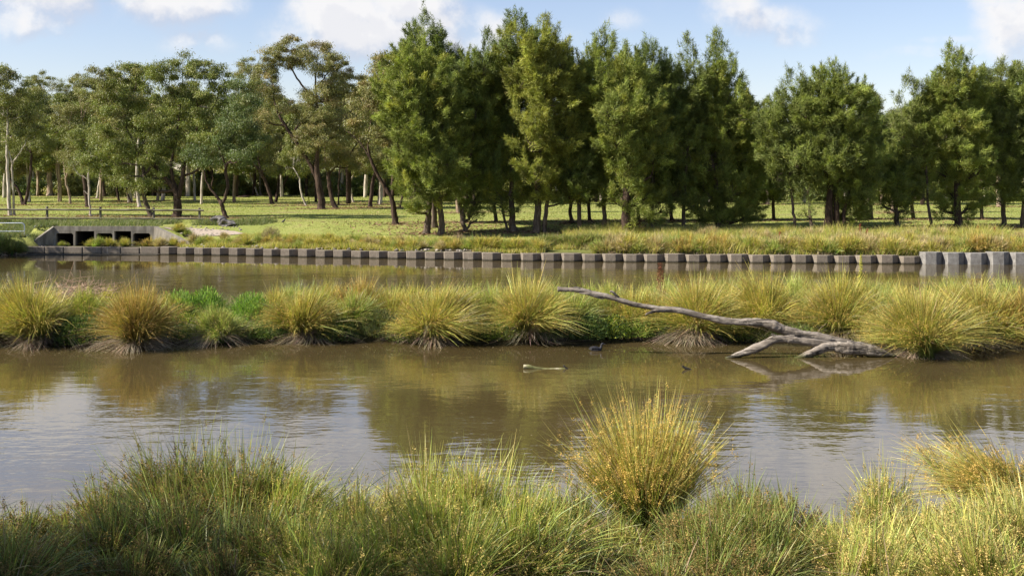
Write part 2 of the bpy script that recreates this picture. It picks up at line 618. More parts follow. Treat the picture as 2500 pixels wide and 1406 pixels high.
def wall_section(name, x0, x1, top, mat, label, depth=.35, flat=False, chip=.02):
    # walk along the wall line by arc length
    q = np.linspace(x0, x1, 800)
    P = np.stack([q, wall_y(q) + depth], -1)
    s = np.concatenate([[0], np.cumsum(np.linalg.norm(np.diff(P, axis=0), axis=1))])
    nb = int(round(s[-1] / 1.06))
    e = empty(name, (P[0][0], P[0][1], 0))
    tag(e, label, 'retaining wall')
    for k in range(nb):
        sa, sb = s[-1] * k / nb, s[-1] * (k + 1) / nb
        A = np.array([np.interp(sa, s, P[:, i]) for i in (0, 1)])
        B = np.array([np.interp(sb, s, P[:, i]) for i in (0, 1)])
        u = (B - A) / np.linalg.norm(B - A)
        n = np.array([u[1], -u[0]])
        L = np.linalg.norm(B - A) - .012
        dz = RNG.normal() * chip
        if flat:
            prof = [(0, -.28), (0, .16), (.06, .22), (L - .06, .22), (L, .16), (L, -.28)]
        else:
            prof = [(0, -.28), (0, 0), (.18, depth), (.18 + .52, depth), (L, 0), (L, -.28)]
        c = 0.018
        m = MB()
        pts = [A + u * a_ + n * b_ for a_, b_ in prof]
        cen = sum(pts) / len(pts)
        ins = [p + (cen - p) / np.linalg.norm(cen - p) * c for p in pts]
        N = len(pts)
        Vb = [(p[0], p[1], -.65) for p in pts] + [(p[0], p[1], top + dz - c) for p in pts] + [(p[0], p[1], top + dz) for p in ins]
        Q = [(i, (i + 1) % N, N + (i + 1) % N, N + i) for i in range(N)] + [(N + i, N + (i + 1) % N, 2 * N + (i + 1) % N, 2 * N + i) for i in range(N)]
        T = [(2 * N, 2 * N + i, 2 * N + i + 1) for i in range(1, N - 1)]
        m.add(Vb, Q, T)
        m.build('block', mat, e)
    return e


wall_section('retaining_wall', -28.0, -20.1, .40, conc, 'dark flat-faced block wall standing in shade below the culvert', flat=True)
wall_section('retaining_wall', -20.1, 20.55, .41, conc, 'long weathered brown concrete wall of notched blocks along the far waterline')
wall_section('retaining_wall', 20.55, 40.0, .58, conc2, 'newer pale grey block wall, higher than the brown wall it adjoins')
lm = MB()
lm.box(-29.0, -20.0, 64.55, 65.35, -.5, .035)
tag(lm.build('concrete_ledge', conc, None, loc=(-24, 65, 0)), 'low concrete ledge at the waterline below the dark flat-faced blocks', 'ledge')

# ------------------------------------------------------------------ culvert
YC = 68.15
cx = lambda px: (px - 1250) / FPX * YC
cz = lambda py: CAM_H - (py - HOR) / FPX * YC
cul = tag(empty('box_culvert', (cx(255), YC, .3)), 'concrete stormwater culvert with five dark box openings and sloping wings', 'culvert')
xL, xR = cx(132), cx(374)
ZT, ZL1, ZL2, ZB = 1.50, cz(564.5), cz(569.5), .15
m = MB()
ops = [(136, 179, ZL2), (184, 230, ZL1), (235, 274.5, ZL2), (279, 320, ZL1), (325, 367, ZL2)]
m.box(xL, xR, YC, YC + .3, ZL1 + .002, ZT)
edges = [xL] + [v for o_ in ops for v in (cx(o_[0]), cx(o_[1]))] + [xR]
for k in range(0, len(edges), 2):
    m.box(edges[k], edges[k + 1], YC + .003, YC + .297, ZB, ZL1)
for (p0, p1, zl) in ops:
    if zl < ZL1:
        m.box(cx(p0), cx(p1), YC + .006, YC + .29, zl, ZL1)
        for xe, sg in ((cx(p0), 1), (cx(p1), -1)):
            m.add([(xe, YC + .005, zl), (xe + sg * .09, YC + .005, zl), (xe, YC + .005, zl - .09)], None, [(0, 1, 2)])
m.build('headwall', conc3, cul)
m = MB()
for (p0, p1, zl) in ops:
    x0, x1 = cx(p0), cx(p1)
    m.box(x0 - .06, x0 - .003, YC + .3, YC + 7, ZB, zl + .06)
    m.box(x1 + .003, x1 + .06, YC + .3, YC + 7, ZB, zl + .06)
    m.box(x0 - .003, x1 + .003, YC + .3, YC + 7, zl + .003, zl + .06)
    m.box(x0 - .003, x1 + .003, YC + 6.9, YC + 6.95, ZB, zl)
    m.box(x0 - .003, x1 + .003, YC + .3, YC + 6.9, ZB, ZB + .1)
m.build('box_cell', simple_mat('cell_shade_concrete', [(.3, (.02, .02, .018)), (.7, (.06, .055, .05))], 3), cul)  # near-black colour paints in the shade inside the cells
m = MB()
# left wing: its face turns to the right, stays in shade; right wing faces left, into the sun
m.prism([(xL - .002, YC + .02), (cx(132) - .9, YC - 1.6), (cx(132) - 1.08, YC - 1.5), (xL - .2, YC + .28)], ZB, [ZT - .003, .42, .42, ZT - .003])
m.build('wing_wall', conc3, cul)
m = MB()
m.prism([(xR + .002, YC + .02), (xR + .18, YC + .28), (xR + 3.0, YC - 1.82), (xR + 2.85, YC - 2.0)], ZB, [ZT - .003, ZT - .003, .55, .55])
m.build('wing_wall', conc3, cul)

# ------------------------------------------------------------------ post-and-rail fence
wood = simple_mat('weathered_rail', [(.3, (.045, .038, .026)), (.5, (.12, .105, .07)), (.7, (.24, .215, .16))], 3, bs=.8, bd=.02, stretch=(.4, 2.5, 2.5))
woodp = simple_mat('weathered_post', [(.3, (.05, .042, .03)), (.5, (.13, .115, .085)), (.7, (.26, .24, .19))], 3, bs=.8, bd=.02, stretch=(2.5, 2.5, .4))
YF = 75.0
fx = lambda px: (px - 1250) / FPX * YF
fz = lambda py: CAM_H - (py - HOR) / FPX * YF
fe = tag(empty('rail_fence', (fx(245), YF, 1.5)), 'low weathered timber post-and-rail fence above the culvert', 'fence')
posts = [-140, -14, 115, 245, 375, 487]
for k, p in enumerate(posts):
    m = MB()
    x = fx(p)
    r_ = .085
    hh = fz(504 + 1.2 * max(0, k - 2))
    m.tube([(x, YF, 1.2), (x + .01, YF, 1.8), (x, YF, hh - .02), (x, YF, hh)], [r_, r_ * .97, r_ * .95, r_ * .8], 10, wob=.04, rng=RNG)
    m.build('post', woodp, fe)
for k in range(len(posts)):
    p0 = posts[k]
    p1 = posts[k + 1] if k + 1 < len(posts) else 499
    if k == len(posts) - 1: break
    if k == len(posts) - 2: p1 = 499
    for (ya, yb) in ((512, 533),):
        for yy in (ya, yb):
            y0 = yy + .6 * max(0, k - 2)
            m = MB()
            xa, xb = fx(p0) + .0, fx(p1) - .02
            tt = np.linspace(0, 1, 9)
            pts = np.stack([xa + (xb - xa) * tt, YF - .11 + 0 * tt, fz(y0) + .012 * np.sin(tt * 6 + k) - .01 * tt], -1)
            m.tube(pts, .062 + .004 * np.sin(tt * 9 + k), 8, wob=.05, rng=RNG, sq=.8)
            m.build('rail', wood, fe)

# galvanised handrail at the left edge, on its concrete plinth
galv = newmat('galvanised_steel', .42, .5)
bsdf(galv).inputs['Metallic'].default_value = .7
t = galv.node_tree
t.links.new(ramp(t, noise(t, 9, 4), [(.3, (.30, .34, .38)), (.7, (.50, .54, .58))]), bsdf(galv).inputs['Base Color'])
YH = 67.0
hx = lambda px: (px - 1250) / FPX * YH
hz = lambda py: CAM_H - (py - HOR) / FPX * YH
he = tag(empty('handrail', (hx(50), YH, .6)), 'galvanised steel handrail with rounded end above the shaded reeds', 'handrail')
m = MB()
arc = [(hx(52) + .19 * math.cos(a_), YH, hz(552) + .0 + .17 * math.sin(a_)) for a_ in np.linspace(math.pi / 2, 0, 7)]
m.tube([(hx(-60), YH, hz(552) + .17), (hx(20), YH, hz(552) + .17)] + arc + [(hx(52) + .19, YH, hz(575)), (hx(52) + .19, YH, .5)], .034, 8)
m.build('top_rail', galv, he)
m = MB()
m.tube([(hx(-60), YH, hz(565)), (hx(52) + .17, YH, hz(565))], .028, 8)
m.build('mid_rail', galv, he)
m = MB()
m.tube([(hx(-5), YH, hz(552) + .15), (hx(-5), YH, .5)], .03, 8)
m.build('upright', galv, he)
m = MB()
m.prism([(hx(-60), YH - .8), (hx(62), YH - .8), (hx(62), YH + .6), (hx(-60), YH + .6)], -.5, hz(589))
tag(m.build('concrete_plinth', conc2, None, loc=(hx(30), YH, 0)), 'squat concrete plinth under the galvanised handrail', 'plinth')


# ------------------------------------------------------------------ foliage generators
def unit(v):
    return v / (np.linalg.norm(v, axis=-1, keepdims=True) + 1e-9)


def sph(n, r):
    return unit(r.normal(size=(n, 3)))


def gum_leaves(r, blobs, per, L=.19, Wd=.042, col=(.10, .12, .05), var=.35, alt=None, altf=.15):
    """blobs: (x,y,z,rx,ry,rz). hanging lance leaves in clumps on every blob"""
    Ps, Cs = [], []
    for (x, y, z, rx, ry, rz) in blobs:
        area = math.pi * rx * rz
        nleaf = int(per * area)
        nc = max(5, int(area * 3.2))
        d = sph(nc, r)
        rad = (r.uniform(.15, 1.0, nc) ** .45)[:, None]
        ctr = np.array([x, y, z]) + d * rad * np.array([rx, ry, rz])
        cid = r.integers(0, nc, nleaf)
        cs = r.uniform(.14, .36, nc)[cid][:, None]
        o = r.normal(size=(nleaf, 3)) * cs * np.array([1.0, 1.0, .62])
        Ps.append(ctr[cid] + o)
        base = np.array(col) * (1 + r.normal(size=(nc, 1)) * var * .35)
        if alt is not None:
            mk_ = r.random(nc) < altf
            base[mk_] = np.array(alt) * (1 + r.normal(size=(mk_.sum(), 1)) * .15)
        c = base[cid] * (1 + r.normal(size=(nleaf, 1)) * var * .5)
        c = c * (1 + r.normal(size=(nleaf, 3)) * .07)
        Cs.append(np.clip(c, .008, .6))
    P, Cc = np.vstack(Ps), np.vstack(Cs)
    n = len(P)
    d = unit(r.normal(size=(n, 3)) * np.array([.55, .55, .45]) + np.array([0, 0, -.75]))
    s = unit(np.cross(d, r.normal(size=(n, 3))))
    Ln = L * r.uniform(.7, 1.35, n)[:, None]
    Wn = Wd * r.uniform(.8, 1.25, n)[:, None]
    V = np.stack([P, P + d * Ln * .45 + s * Wn * .5, P + d * Ln, P + d * Ln * .45 - s * Wn * .5], 1)
    Q = np.arange(n * 4).reshape(-1, 4)
    return V.reshape(-1, 3), Q, np.repeat(Cc, 4, 0)


def oak_needles(r, blobs, per, L=.36, Wd=.03, col=(.07, .11, .02), alt=(.15, .17, .03), altf=.2, spires=()):
    """feathery upswept plumes of thin needles"""
    A, Bx, Ln_, Cc = [], [], [], []
    for (x, y, z, rx, ry, rz) in list(blobs):
        area = math.pi * rx * rz
        npl = max(8, int(area * 7.5))
        d = sph(npl, r)
        rad = (r.uniform(.12, 1.0, npl) ** .42)[:, None]
        ctr = np.array([x, y, z]) + d * rad * np.array([rx, ry, rz])
        ax = unit(d * np.array([.75, .75, .25]) + np.array([.03, 0, .62]) + r.normal(size=(npl, 3)) * .34)
        ln = r.uniform(.35, .95, npl)
        up_ = (r.random(npl) < .16) & (d[:, 2] > -.1)
        ax[up_] = unit(ax[up_] * .45 + np.array([.05, 0, 1.0]))
        ln[up_] = r.uniform(.8, 1.4, up_.sum())
        nn = int(per * area / npl)
        A.append(np.repeat(ctr, nn, 0))
        Bx.append(np.repeat(ax, nn, 0))
        Ln_.append(np.repeat(ln, nn))
        b_ = np.array(col) * (1.06 + r.normal(size=(npl, 1)) * .24)
        k_ = r.random(npl) < altf
        b_[k_] = np.array(alt) * (1 + r.normal(size=(k_.sum(), 1)) * .15)
        Cc.append(np.repeat(b_, nn, 0))
    for (x, y, z, h) in spires:
        npl = int(h * 9)
        tt = r.uniform(0, 1, npl)
        sp_ = (1 - tt) * h * .24 + .05
        ctr = np.array([x, y, z]) + np.stack([r.normal(size=npl) * sp_ * .6, r.normal(size=npl) * sp_ * .6, tt * h], -1)
        ax = unit(np.stack([(ctr[:, 0] - x) * 1.2, (ctr[:, 1] - y) * 1.2, .8 + 0 * tt], -1) + r.normal(size=(npl, 3)) * .12)
        nn = 55
        A.append(np.repeat(ctr, nn, 0)); Bx.append(np.repeat(ax, nn, 0)); Ln_.append(np.repeat(r.uniform(.45, .9, npl), nn))
        Cc.append(np.repeat(np.array(col) * (1 + r.normal(size=(npl, 1)) * .14), nn, 0))
    A, Bx, Ln_, Cc = np.vstack(A), np.vstack(Bx), np.concatenate(Ln_), np.vstack(Cc)
    n = len(A)
    tt = r.uniform(0, 1, n)
    P = A + Bx * (tt * Ln_)[:, None] + r.normal(size=(n, 3)) * (.15 * (1.2 - tt) / np.maximum(1, Ln_ * 1.25))[:, None]
    d = unit(Bx * .7 + r.normal(size=(n, 3)) * .5)
    s = unit(np.cross(d, r.normal(size=(n, 3))))
    Lq = L * r.uniform(.6, 1.25, n)[:, None]
    V = np.stack([P + s * Wd * .5, P - s * Wd * .5, P + d * Lq], 1)
    c = np.clip(Cc * (1 + r.normal(size=(n, 1)) * .22) * (1 + r.normal(size=(n, 3)) * .05), .006, .6)
    return V.reshape(-1, 3), np.arange(n * 3).reshape(-1, 3), np.repeat(c, 3, 0)


def limbs(mb, r, nodes, blobs, thick=.10, nb=7, droop=0.0):
    """nodes: list of (pos, radius) along the trunks. grow a limb to each blob and twigs inside it"""
    NP = np.array([n_[0] for n_ in nodes])
    NR = np.array([n_[1] for n_ in nodes])
    for (x, y, z, rx, ry, rz) in blobs:
        c = np.array([x, y, z]) + np.array([0, 0, -.15 * rz])
        d = np.linalg.norm(NP - c, axis=1) + np.where(NP[:, 2] > c[2] - .2, 3.0, 0)
        k = int(np.argmin(d))
        a_ = NP[k]
        mid_ = a_ + (c - a_) * .5 + np.array([r.normal() * .15, r.normal() * .15, -.10 * np.linalg.norm(c - a_)])
        pts = catmull([a_, mid_, c], 5)
        r0 = min(NR[k] * .65, thick * (0.6 + .35 * np.linalg.norm(c - a_) ** .5))
        mb.tube(pts, np.linspace(r0, r0 * .42, len(pts)), 6, wob=.06, rng=r)
        for q in range(nb):
            e_ = c + sph(1, r)[0] * np.array([rx, ry, rz]) * r.uniform(.55, .95)
            e_[2] += abs(r.normal()) * .2 * rz
            s_ = pts[r.integers(max(1, len(pts) // 2), len(pts))]
            m_ = s_ + (e_ - s_) * .5 + r.normal(size=3) * .12
            pp = catmull([s_, m_, e_], 3)
            mb.tube(pp, np.linspace(r0 * .36, .008, len(pp)), 4, cap=False)


def smooth_trunk(D, line, r, kk=5):
    """line: (px,py,width_px[,dy]) -> positions and radii in the plane of the tree"""
    P = [at(q[0], q[1], D) + np.array([0, q[3] if len(q) > 3 else 0, 0]) for q in line]
    R = [q[2] * .5 * D / FPX for q in line]
    PR = catmull([list(p) + [r_] for p, r_ in zip(P, R)], kk)
    return PR[:, :3], np.maximum(PR[:, 3], .02)


BASES = []


def tree(kind, base, trunks, blobs, label, cat, barkm, col, alt=None, altf=.15, per=None, name=None, group=None, D=None, spires=(), depth=.9, seed=0, L=None, lim=.11, flare=1.25):
    r = np.random.default_rng(seed or int(base[0] * 7 + base[1]))
    D = D or gy(*base)
    s = D / FPX
    b0 = at(base[0], base[1], D)
    gz = float(zt(b0[0], b0[1]))
    BASES.append((b0[0], b0[1], kind))
    e = tag(empty(name or ('gum_tree' if kind == 'gum' else 'she_oak'), (b0[0], b0[1], gz)), label, cat, group)
    mb = MB()
    nodes = []
    for ln in trunks:
        P, R = smooth_trunk(D, ln, r)
        if abs(ln[0][0] - base[0]) < 30 and abs(ln[0][1] - base[1]) < 12:
            P = np.vstack([P[0] + np.array([0, 0, -.35]), P])
            R = np.concatenate([[R[0] * flare * 1.15], R])
            R[1] *= flare
        P[1:-1] += r.normal(size=(len(P) - 2, 3)) * .02
        mb.tube(P, R, 10, wob=.07, rng=r)
        nodes += list(zip(P[2:], R[2:]))
    bl = []
    for q in blobs:
        px, py, rx, rz = q[:4]
        dy = q[4] if len(q) > 4 else r.uniform(-1, 1) * depth * rx * s
        c = at(px, py, D)
        g_ = (1.24 if py < 300 else 1.14) if kind == 'oak' else 1.0
        if kind == 'oak' and py + rz > 500 and not (1690 < px < 1860 or 2055 < px < 2115):
            g_ *= .72; rz *= .62
        bl.append((c[0], c[1] + dy, c[2], rx * s * g_, max(rx, rz) * s * .95, rz * s * (1.08 if kind == 'oak' else 1)))
    if kind == 'oak' and per != 900:
        for q in list(bl[:3]):
            for sg_ in (-1, 1):
                bl.append((q[0] + sg_ * q[3] * .8, q[1] + r.normal() * .5, q[2] - q[5] * .35, q[3] * .58, q[4] * .6, q[5] * .75))
    limbs(mb, r, nodes, bl, lim, 7 if kind == 'gum' else 8)
    mb.build('trunk', barkm, e, True)
    if kind == 'gum':
        V, Q, c = gum_leaves(r, bl, per or 1150, L or .17, (L or .17) * .25, col, .28, alt, altf)
        mk('crown', V, Q, None, M['leaf'], c, False, e)
    else:
        sp_ = []
        for q in spires:
            c = at(q[0], q[1], D)
            sp_.append((c[0], c[1] + r.uniform(-.6, .6), c[2], q[2] * s * 1.15))
        fill = []
        for q in range(int(len(bl) * 1.0)):
            i_, j_ = r.integers(0, len(bl), 2)
            A_, B_ = np.array(bl[i_]), np.array(bl[j_])
            if np.linalg.norm(A_[:3] - B_[:3]) < 3.4 * A_[3] and i_ != j_:
                m_ = (A_ + B_) / 2; m_[1] += r.normal() * .5; m_[3:] *= .8
                fill.append(tuple(m_))
        bl = bl + fill
        V, T, c = oak_needles(r, bl, int((per or 1500) * 1.0), L or .27, .031, col, alt or (.15, .17, .03), altf, sp_)
        mk('crown', V, None, T, M['needle'], c, False, e)
    return e


# ------------------------------------------------------------------ gums of the park, left to middle
BD, BB, BW, BT = M['bark_dark'], M['bark_brown'], M['bark_white'], M['bark_tan']
OLV, OLB, OLG = (.195, .210, .062), (.225, .218, .078), (.195, .220, .055)
BRN = (.27, .225, .09)
G = 'gum trees spread over the park lawn'
tree('gum', (27, 527), [[(24, 528, 9), (20, 440, 8), (17, 380, 6.5), (18, 320, 5), (20, 240, 3)], [(32, 527, 6, .2), (31, 440, 5), (30, 402, 4), (45, 380, 3.4), (62, 350, 2)], [(30, 402, 3.5), (22, 370, 2.5)]],
     [(14, 185, 45, 28), (42, 225, 48, 34), (0, 265, 40, 40), (60, 275, 36, 36), (22, 330, 34, 30), (68, 325, 30, 26), (-20, 330, 34, 36)],
     'pale twin-stemmed gum behind the rail fence, furthest left', 'tree', BW, OLV, OLB, .25, group=G)
tree('gum', (57, 501), [[(57, 501, 11), (50, 478, 7), (42, 460, 6), (26, 440, 5), (5, 400, 3)], [(60, 500, 9), (68, 470, 8), (75, 420, 7), (76, 370, 5), (72, 320, 3)]],
     [(84, 290, 36, 40), (60, 352, 34, 30), (100, 350, 30, 32), (30, 380, 24, 20), (88, 230, 30, 30), (8, 385, 28, 22)],
     'dark gum forking into a low V just above the lawn', 'tree', BD, OLV, OLB, .2, group=G)
tree('gum', (122, 479), [[(122, 479, 15), (121, 430, 12), (122, 385, 9.5), (120, 330, 7), (124, 260, 4)], [(122, 385, 6), (138, 355, 4), (150, 320, 3)], [(121, 400, 5), (104, 380, 4), (96, 340, 3)]],
     [(112, 205, 46, 28), (96, 255, 40, 36), (150, 235, 42, 34), (126, 300, 50, 38), (92, 320, 36, 34), (160, 315, 36, 36), (120, 365, 34, 26), (70, 250, 30, 34)],
     'stout pale gum with thick smooth trunk at the lawn edge behind the V-forked tree', 'tree', BT, OLV, OLB, .3, group=G, per=950)
tree('gum', (171, 498), [[(172, 499, 6), (169, 470, 6), (161, 445, 5.5), (164, 425, 5), (178, 390, 4), (190, 330, 3)], [(161, 445, 4), (158, 420, 3), (152, 380, 2)]],
     [(192, 200, 46, 24), (212, 240, 34, 38), (172, 285, 38, 38), (200, 330, 36, 36), (158, 370, 30, 26), (186, 395, 28, 24)],
     'thin crooked tan gum standing just left of the blackened trunk', 'tree', BT, OLB, OLV, .3, group=G)
tree('gum', (214, 506), [[(214, 507, 11), (209, 470, 9.5), (205, 425, 10), (203, 390, 8), (208, 340, 5)], [(205, 400, 5), (222, 370, 4), (236, 340, 3)]],
     [(205, 330, 32, 34), (228, 375, 32, 28), (196, 385, 26, 22), (236, 330, 28, 28), (215, 425, 20, 14)],
     'blackened fire-scarred gum trunk with hanging leaves', 'tree', BD, OLG, OLV, .3, group=G)
tree('gum', (222, 529), [[(222, 529, 5.5), (218, 490, 5), (216, 440, 5), (215, 405, 4), (206, 380, 3)], [(216, 440, 3.5), (205, 432, 3), (190, 424, 2.4), (178, 405, 1.6)], [(218, 478, 2.4), (210, 470, 2), (205, 466, 1.4)]],
     [(222, 380, 26, 22), (196, 390, 24, 22), (240, 400, 22, 18)], 'slender pale sapling in front of the blackened gum trunk', 'tree', BW, OLG, OLV, .3, group=G)
tree('gum', (368, 530), [[(369, 531, 13), (358, 500, 10), (350, 468, 9), (352, 430, 8), (345, 390, 6.5), (322, 340, 5), (300, 290, 3)], [(352, 430, 6), (368, 400, 5), (340, 350, 4)], [(345, 405, 5), (310, 400, 4), (285, 405, 3)]],
     [(262, 192, 38, 28), (300, 172, 42, 26), (340, 168, 38, 24), (256, 240, 40, 38), (318, 228, 48, 42), (278, 300, 48, 42), (330, 290, 40, 38), (300, 370, 42, 32), (250, 350, 34, 32), (285, 412, 36, 24), (318, 448, 22, 18), (348, 360, 34, 30)],
     'brown leaning gum with wide crown behind the right half of the rail fence', 'tree', BB, OLG, OLB, .2, group=G)
tree('gum', (432, 531), [[(432, 532, 24), (433, 497, 20), (430, 470, 15), (415, 448, 12), (398, 428, 10), (372, 392, 7), (350, 350, 4)], [(433, 480, 14), (422, 440, 10), (418, 400, 8), (428, 350, 5), (440, 260, 3)],
      [(434, 485, 14), (444, 445, 12), (450, 405, 9), (465, 360, 6), (490, 290, 4)], [(446, 430, 7), (475, 420, 5), (500, 395, 4), (530, 360, 2.5)]],
     [(402, 182, 44, 32), (452, 162, 48, 28), (508, 172, 42, 30), (548, 200, 36, 34), (420, 240, 48, 40), (492, 240, 50, 42), (556, 262, 38, 38), (450, 312, 48, 40), (402, 350, 38, 34), (515, 318, 42, 38), (372, 400, 34, 26), (386, 436, 28, 20), (462, 378, 36, 24), (372, 300, 36, 40), (346, 452, 26, 18)],
     'big spreading gum with thick rough trunk behind the fence end', 'tree', BD, OLG, OLV, .25, group=G, flare=1.4)
tree('gum', (552, 534), [[(553, 535, 13), (545, 513, 10), (541, 497, 10), (528, 478, 6.5), (514, 460, 5), (503, 440, 4), (497, 410, 3), (480, 380, 2)], [(541, 500, 8), (550, 482, 8), (556, 450, 8), (551, 420, 8), (556, 398, 6.5), (575, 385, 5), (600, 350, 3)],
      [(552, 420, 5), (545, 390, 4), (530, 350, 2.5)], [(514, 460, 3), (520, 430, 2.6), (512, 405, 1.8)]],
     [(586, 215, 38, 34), (612, 262, 36, 42), (572, 330, 42, 40), (618, 335, 40, 42), (532, 372, 38, 28), (590, 385, 38, 24), (505, 400, 26, 20), (560, 280, 34, 32), (486, 372, 26, 20)],
     'dark crooked gum forking beside the boulder', 'tree', BD, (.12, .155, .052), OLV, .25, group=G)
tree('gum', (662, 499), [[(664, 500, 10), (658, 472, 8), (645, 436, 7.5), (630, 412, 6), (612, 384, 5), (600, 340, 3)], [(645, 436, 6), (634, 405, 5), (630, 375, 4), (636, 320, 3)]],
     [(612, 170, 38, 30), (650, 220, 34, 40), (640, 290, 40, 44), (602, 330, 34, 34), (655, 350, 30, 34), (668, 400, 24, 24)],
     'dark gum leaning left over the middle of the lawn', 'tree', BD, OLB, OLV, .4, group=G)
tree('gum', (786, 511), [[(785, 512, 20), (784, 482, 17), (777, 445, 15), (773, 405, 12), (776, 340, 8), (772, 250, 6), (770, 180, 3.5)], [(777, 445, 12), (758, 402, 9), (738, 372, 8.5), (712, 332, 8), (692, 300, 7), (676, 270, 5), (664, 215, 3)],
      [(712, 332, 5), (735, 300, 5), (765, 318, 4)], [(773, 240, 5), (742, 215, 5), (715, 175, 4), (700, 140, 2.5)], [(772, 215, 4), (800, 180, 3), (815, 160, 2)]],
     [(672, 132, 34, 26), (715, 112, 42, 20), (768, 116, 44, 20), (815, 148, 32, 28), (676, 172, 30, 20), (742, 140, 36, 20), (806, 192, 34, 18), (788, 268, 42, 38), (830, 225, 30, 26), (766, 335, 42, 36), (664, 235, 24, 30), (740, 290, 28, 24), (815, 330, 34, 36), (735, 372, 28, 24), (650, 290, 24, 30), (720, 150, 40, 24), (785, 155, 40, 28), (838, 180, 28, 28), (748, 238, 28, 30), (650, 160, 26, 30), (640, 210, 26, 36), (800, 235, 36, 28), (700, 262, 24, 22)],
     'tall open-crowned gum with thick trunk and long limb reaching left', 'tree', BD, OLB, BRN, .22, group=G, flare=1.35, per=1000)
tree('gum', (818, 509), [[(819, 510, 13), (810, 484, 9.5), (804, 450, 9), (800, 410, 8), (794, 370, 5), (800, 300, 3)], [(802, 425, 6), (828, 398, 5), (850, 382, 4), (872, 350, 2.5)]],
     [(862, 200, 40, 34), (880, 246, 42, 38), (850, 302, 42, 42), (828, 372, 38, 30), (882, 350, 38, 36), (800, 390, 28, 22), (870, 398, 28, 20)],
     'dark gum close to the right of the tall open-crowned one', 'tree', BD, OLB, BRN, .3, group=G)
tree('gum', (905, 506), [[(904, 507, 10), (907, 475, 9), (911, 440, 8), (919, 410, 6), (925, 360, 4)]], [(925, 340, 34, 34), (900, 385, 30, 26), (940, 395, 28, 26)],
     'short black-trunked gum left of the Y-forked tree', 'tree', BD, OLV, OLB, .3, group=G)
tree('gum', (964, 548), [[(966, 549, 17), (961, 515, 14), (956, 484, 12), (938, 456, 9), (920, 424, 8.5), (906, 392, 7.5), (898, 355, 5), (905, 290, 3.5)], [(957, 484, 10), (959, 440, 8), (964, 402, 7.5), (973, 372, 6), (965, 300, 3.5)], [(906, 392, 4), (880, 350, 3), (850, 322, 2)]],
     [(945, 142, 44, 30), (918, 185, 44, 36), (968, 200, 40, 40), (900, 258, 42, 40), (948, 265, 40, 38), (866, 318, 34, 26), (928, 325, 40, 32), (958, 378, 28, 24), (985, 150, 30, 30)],
     'brown gum forking into a Y, nearest the she-oaks', 'tree', BD, OLB, BRN, .3, group=G, flare=1.35)
G2 = 'slim gums at the back edge of the lawn'
slim = [((85, 474), [(85, 474, 6), (83, 440, 6), (82, 405, 5), (96, 385, 3)], 'slim white gum between the V-forked tree and the stout pale one'),
        ((238, 485), [(237, 485, 5.5), (240, 462, 5), (244, 430, 4.5), (242, 395, 3)], 'slim white gum right of the blackened trunk'),
        ((290, 491), [(290, 491, 6), (286, 465, 5), (284, 430, 4)], 'short dark gum stem left of the chalk-white trunks'),
        ((321, 496), [(321, 496, 5), (312, 476, 4), (307, 450, 3)], 'thin dark stem leaning left beside the chalk-white trunks'),
        ((331, 483), [(331, 483, 6), (328, 450, 6), (326, 410, 5)], 'further of the two chalk-white trunks'),
        ((340, 506), [(341, 506, 10), (337, 475, 8), (334, 430, 7), (338, 340, 5)], 'nearer, thicker of the two chalk-white trunks'),
        ((385, 491), [(385, 491, 8), (388, 460, 7), (390, 420, 5)], 'grey gum trunk seen left of the big spreading gum'),
        ((475, 490), [(475, 490, 6.5), (474, 450, 5.5), (473, 400, 5), (476, 340, 3)], 'straight white gum right of the big spreading gum'),
        ((499, 478), [(498, 478, 7), (501, 445, 6), (514, 425, 5), (520, 380, 3)], 'tan gum at the lawn edge behind the crooked forked tree'),
        ((577, 478), [(577, 478, 6), (582, 450, 6.5), (578, 415, 6), (590, 390, 4), (600, 350, 3)], 'bright white gum standing over the little earth mound'),
        ((597, 477), [(597, 477, 5), (593, 440, 5), (595, 400, 3.5)], 'dim grey-white gum just right of the earth mound'),
        ((630, 478), [(630, 478, 4), (620, 450, 4), (612, 430, 3), (606, 400, 2)], 'thin white stem leaning left behind the left-leaning gum'),
        ((636, 477), [(636, 477, 4.5), (634, 440, 4), (638, 390, 3)], 'thin upright white stem behind the left-leaning gum'),
        ((690, 480), [(690, 480, 7), (691, 455, 5.5), (702, 430, 4), (705, 400, 3)], 'brown gum stump-like stem right of the left-leaning gum'),
        ((745, 503), [(747, 504, 4.5), (738, 480, 4.5), (733, 455, 4), (731, 435, 3.5), (716, 410, 3)], 'bent whitish sapling left of the tall open-crowned gum'),
        ((827, 501), [(827, 501, 4), (827, 455, 4), (830, 400, 4), (832, 340, 2.5)], 'thin straight white sapling right of the paired dark trunks'),
        ((861, 495), [(863, 495, 5.5), (857, 470, 5), (855, 448, 4.5), (861, 430, 3.5), (872, 415, 2)], 'white gum with a kinked stem, middle of the open lawn'),
        ((927, 500), [(927, 500, 4), (928, 462, 4), (930, 420, 3)], 'thin grey stem behind the Y-forked gum'),
        ((977, 507), [(976, 508, 5), (983, 480, 6), (988, 445, 5), (985, 400, 4)], 'dark leaning stem right of the Y-forked gum')]
for k, (b_, ln, lb) in enumerate(slim):
    tx, ty = ln[-1][0], ln[-1][1]
    tree('gum', b_, [ln], [(tx, ty - 30, 30, 30), (tx + 18, ty, 22, 20), (tx - 18, ty - 8, 22, 20), (tx + (-1) ** k * 8, ty - 78, 30, 30), (tx + (-1) ** k * 14, ty - 128, 26, 26)],
         lb, 'tree', BD if 'dark' in lb or 'brown' in lb else (BT if 'tan' in lb or 'grey gum' in lb else BW), [OLV, OLB, OLG][k % 3], OLV, .3, per=560, group=G2, L=.22)

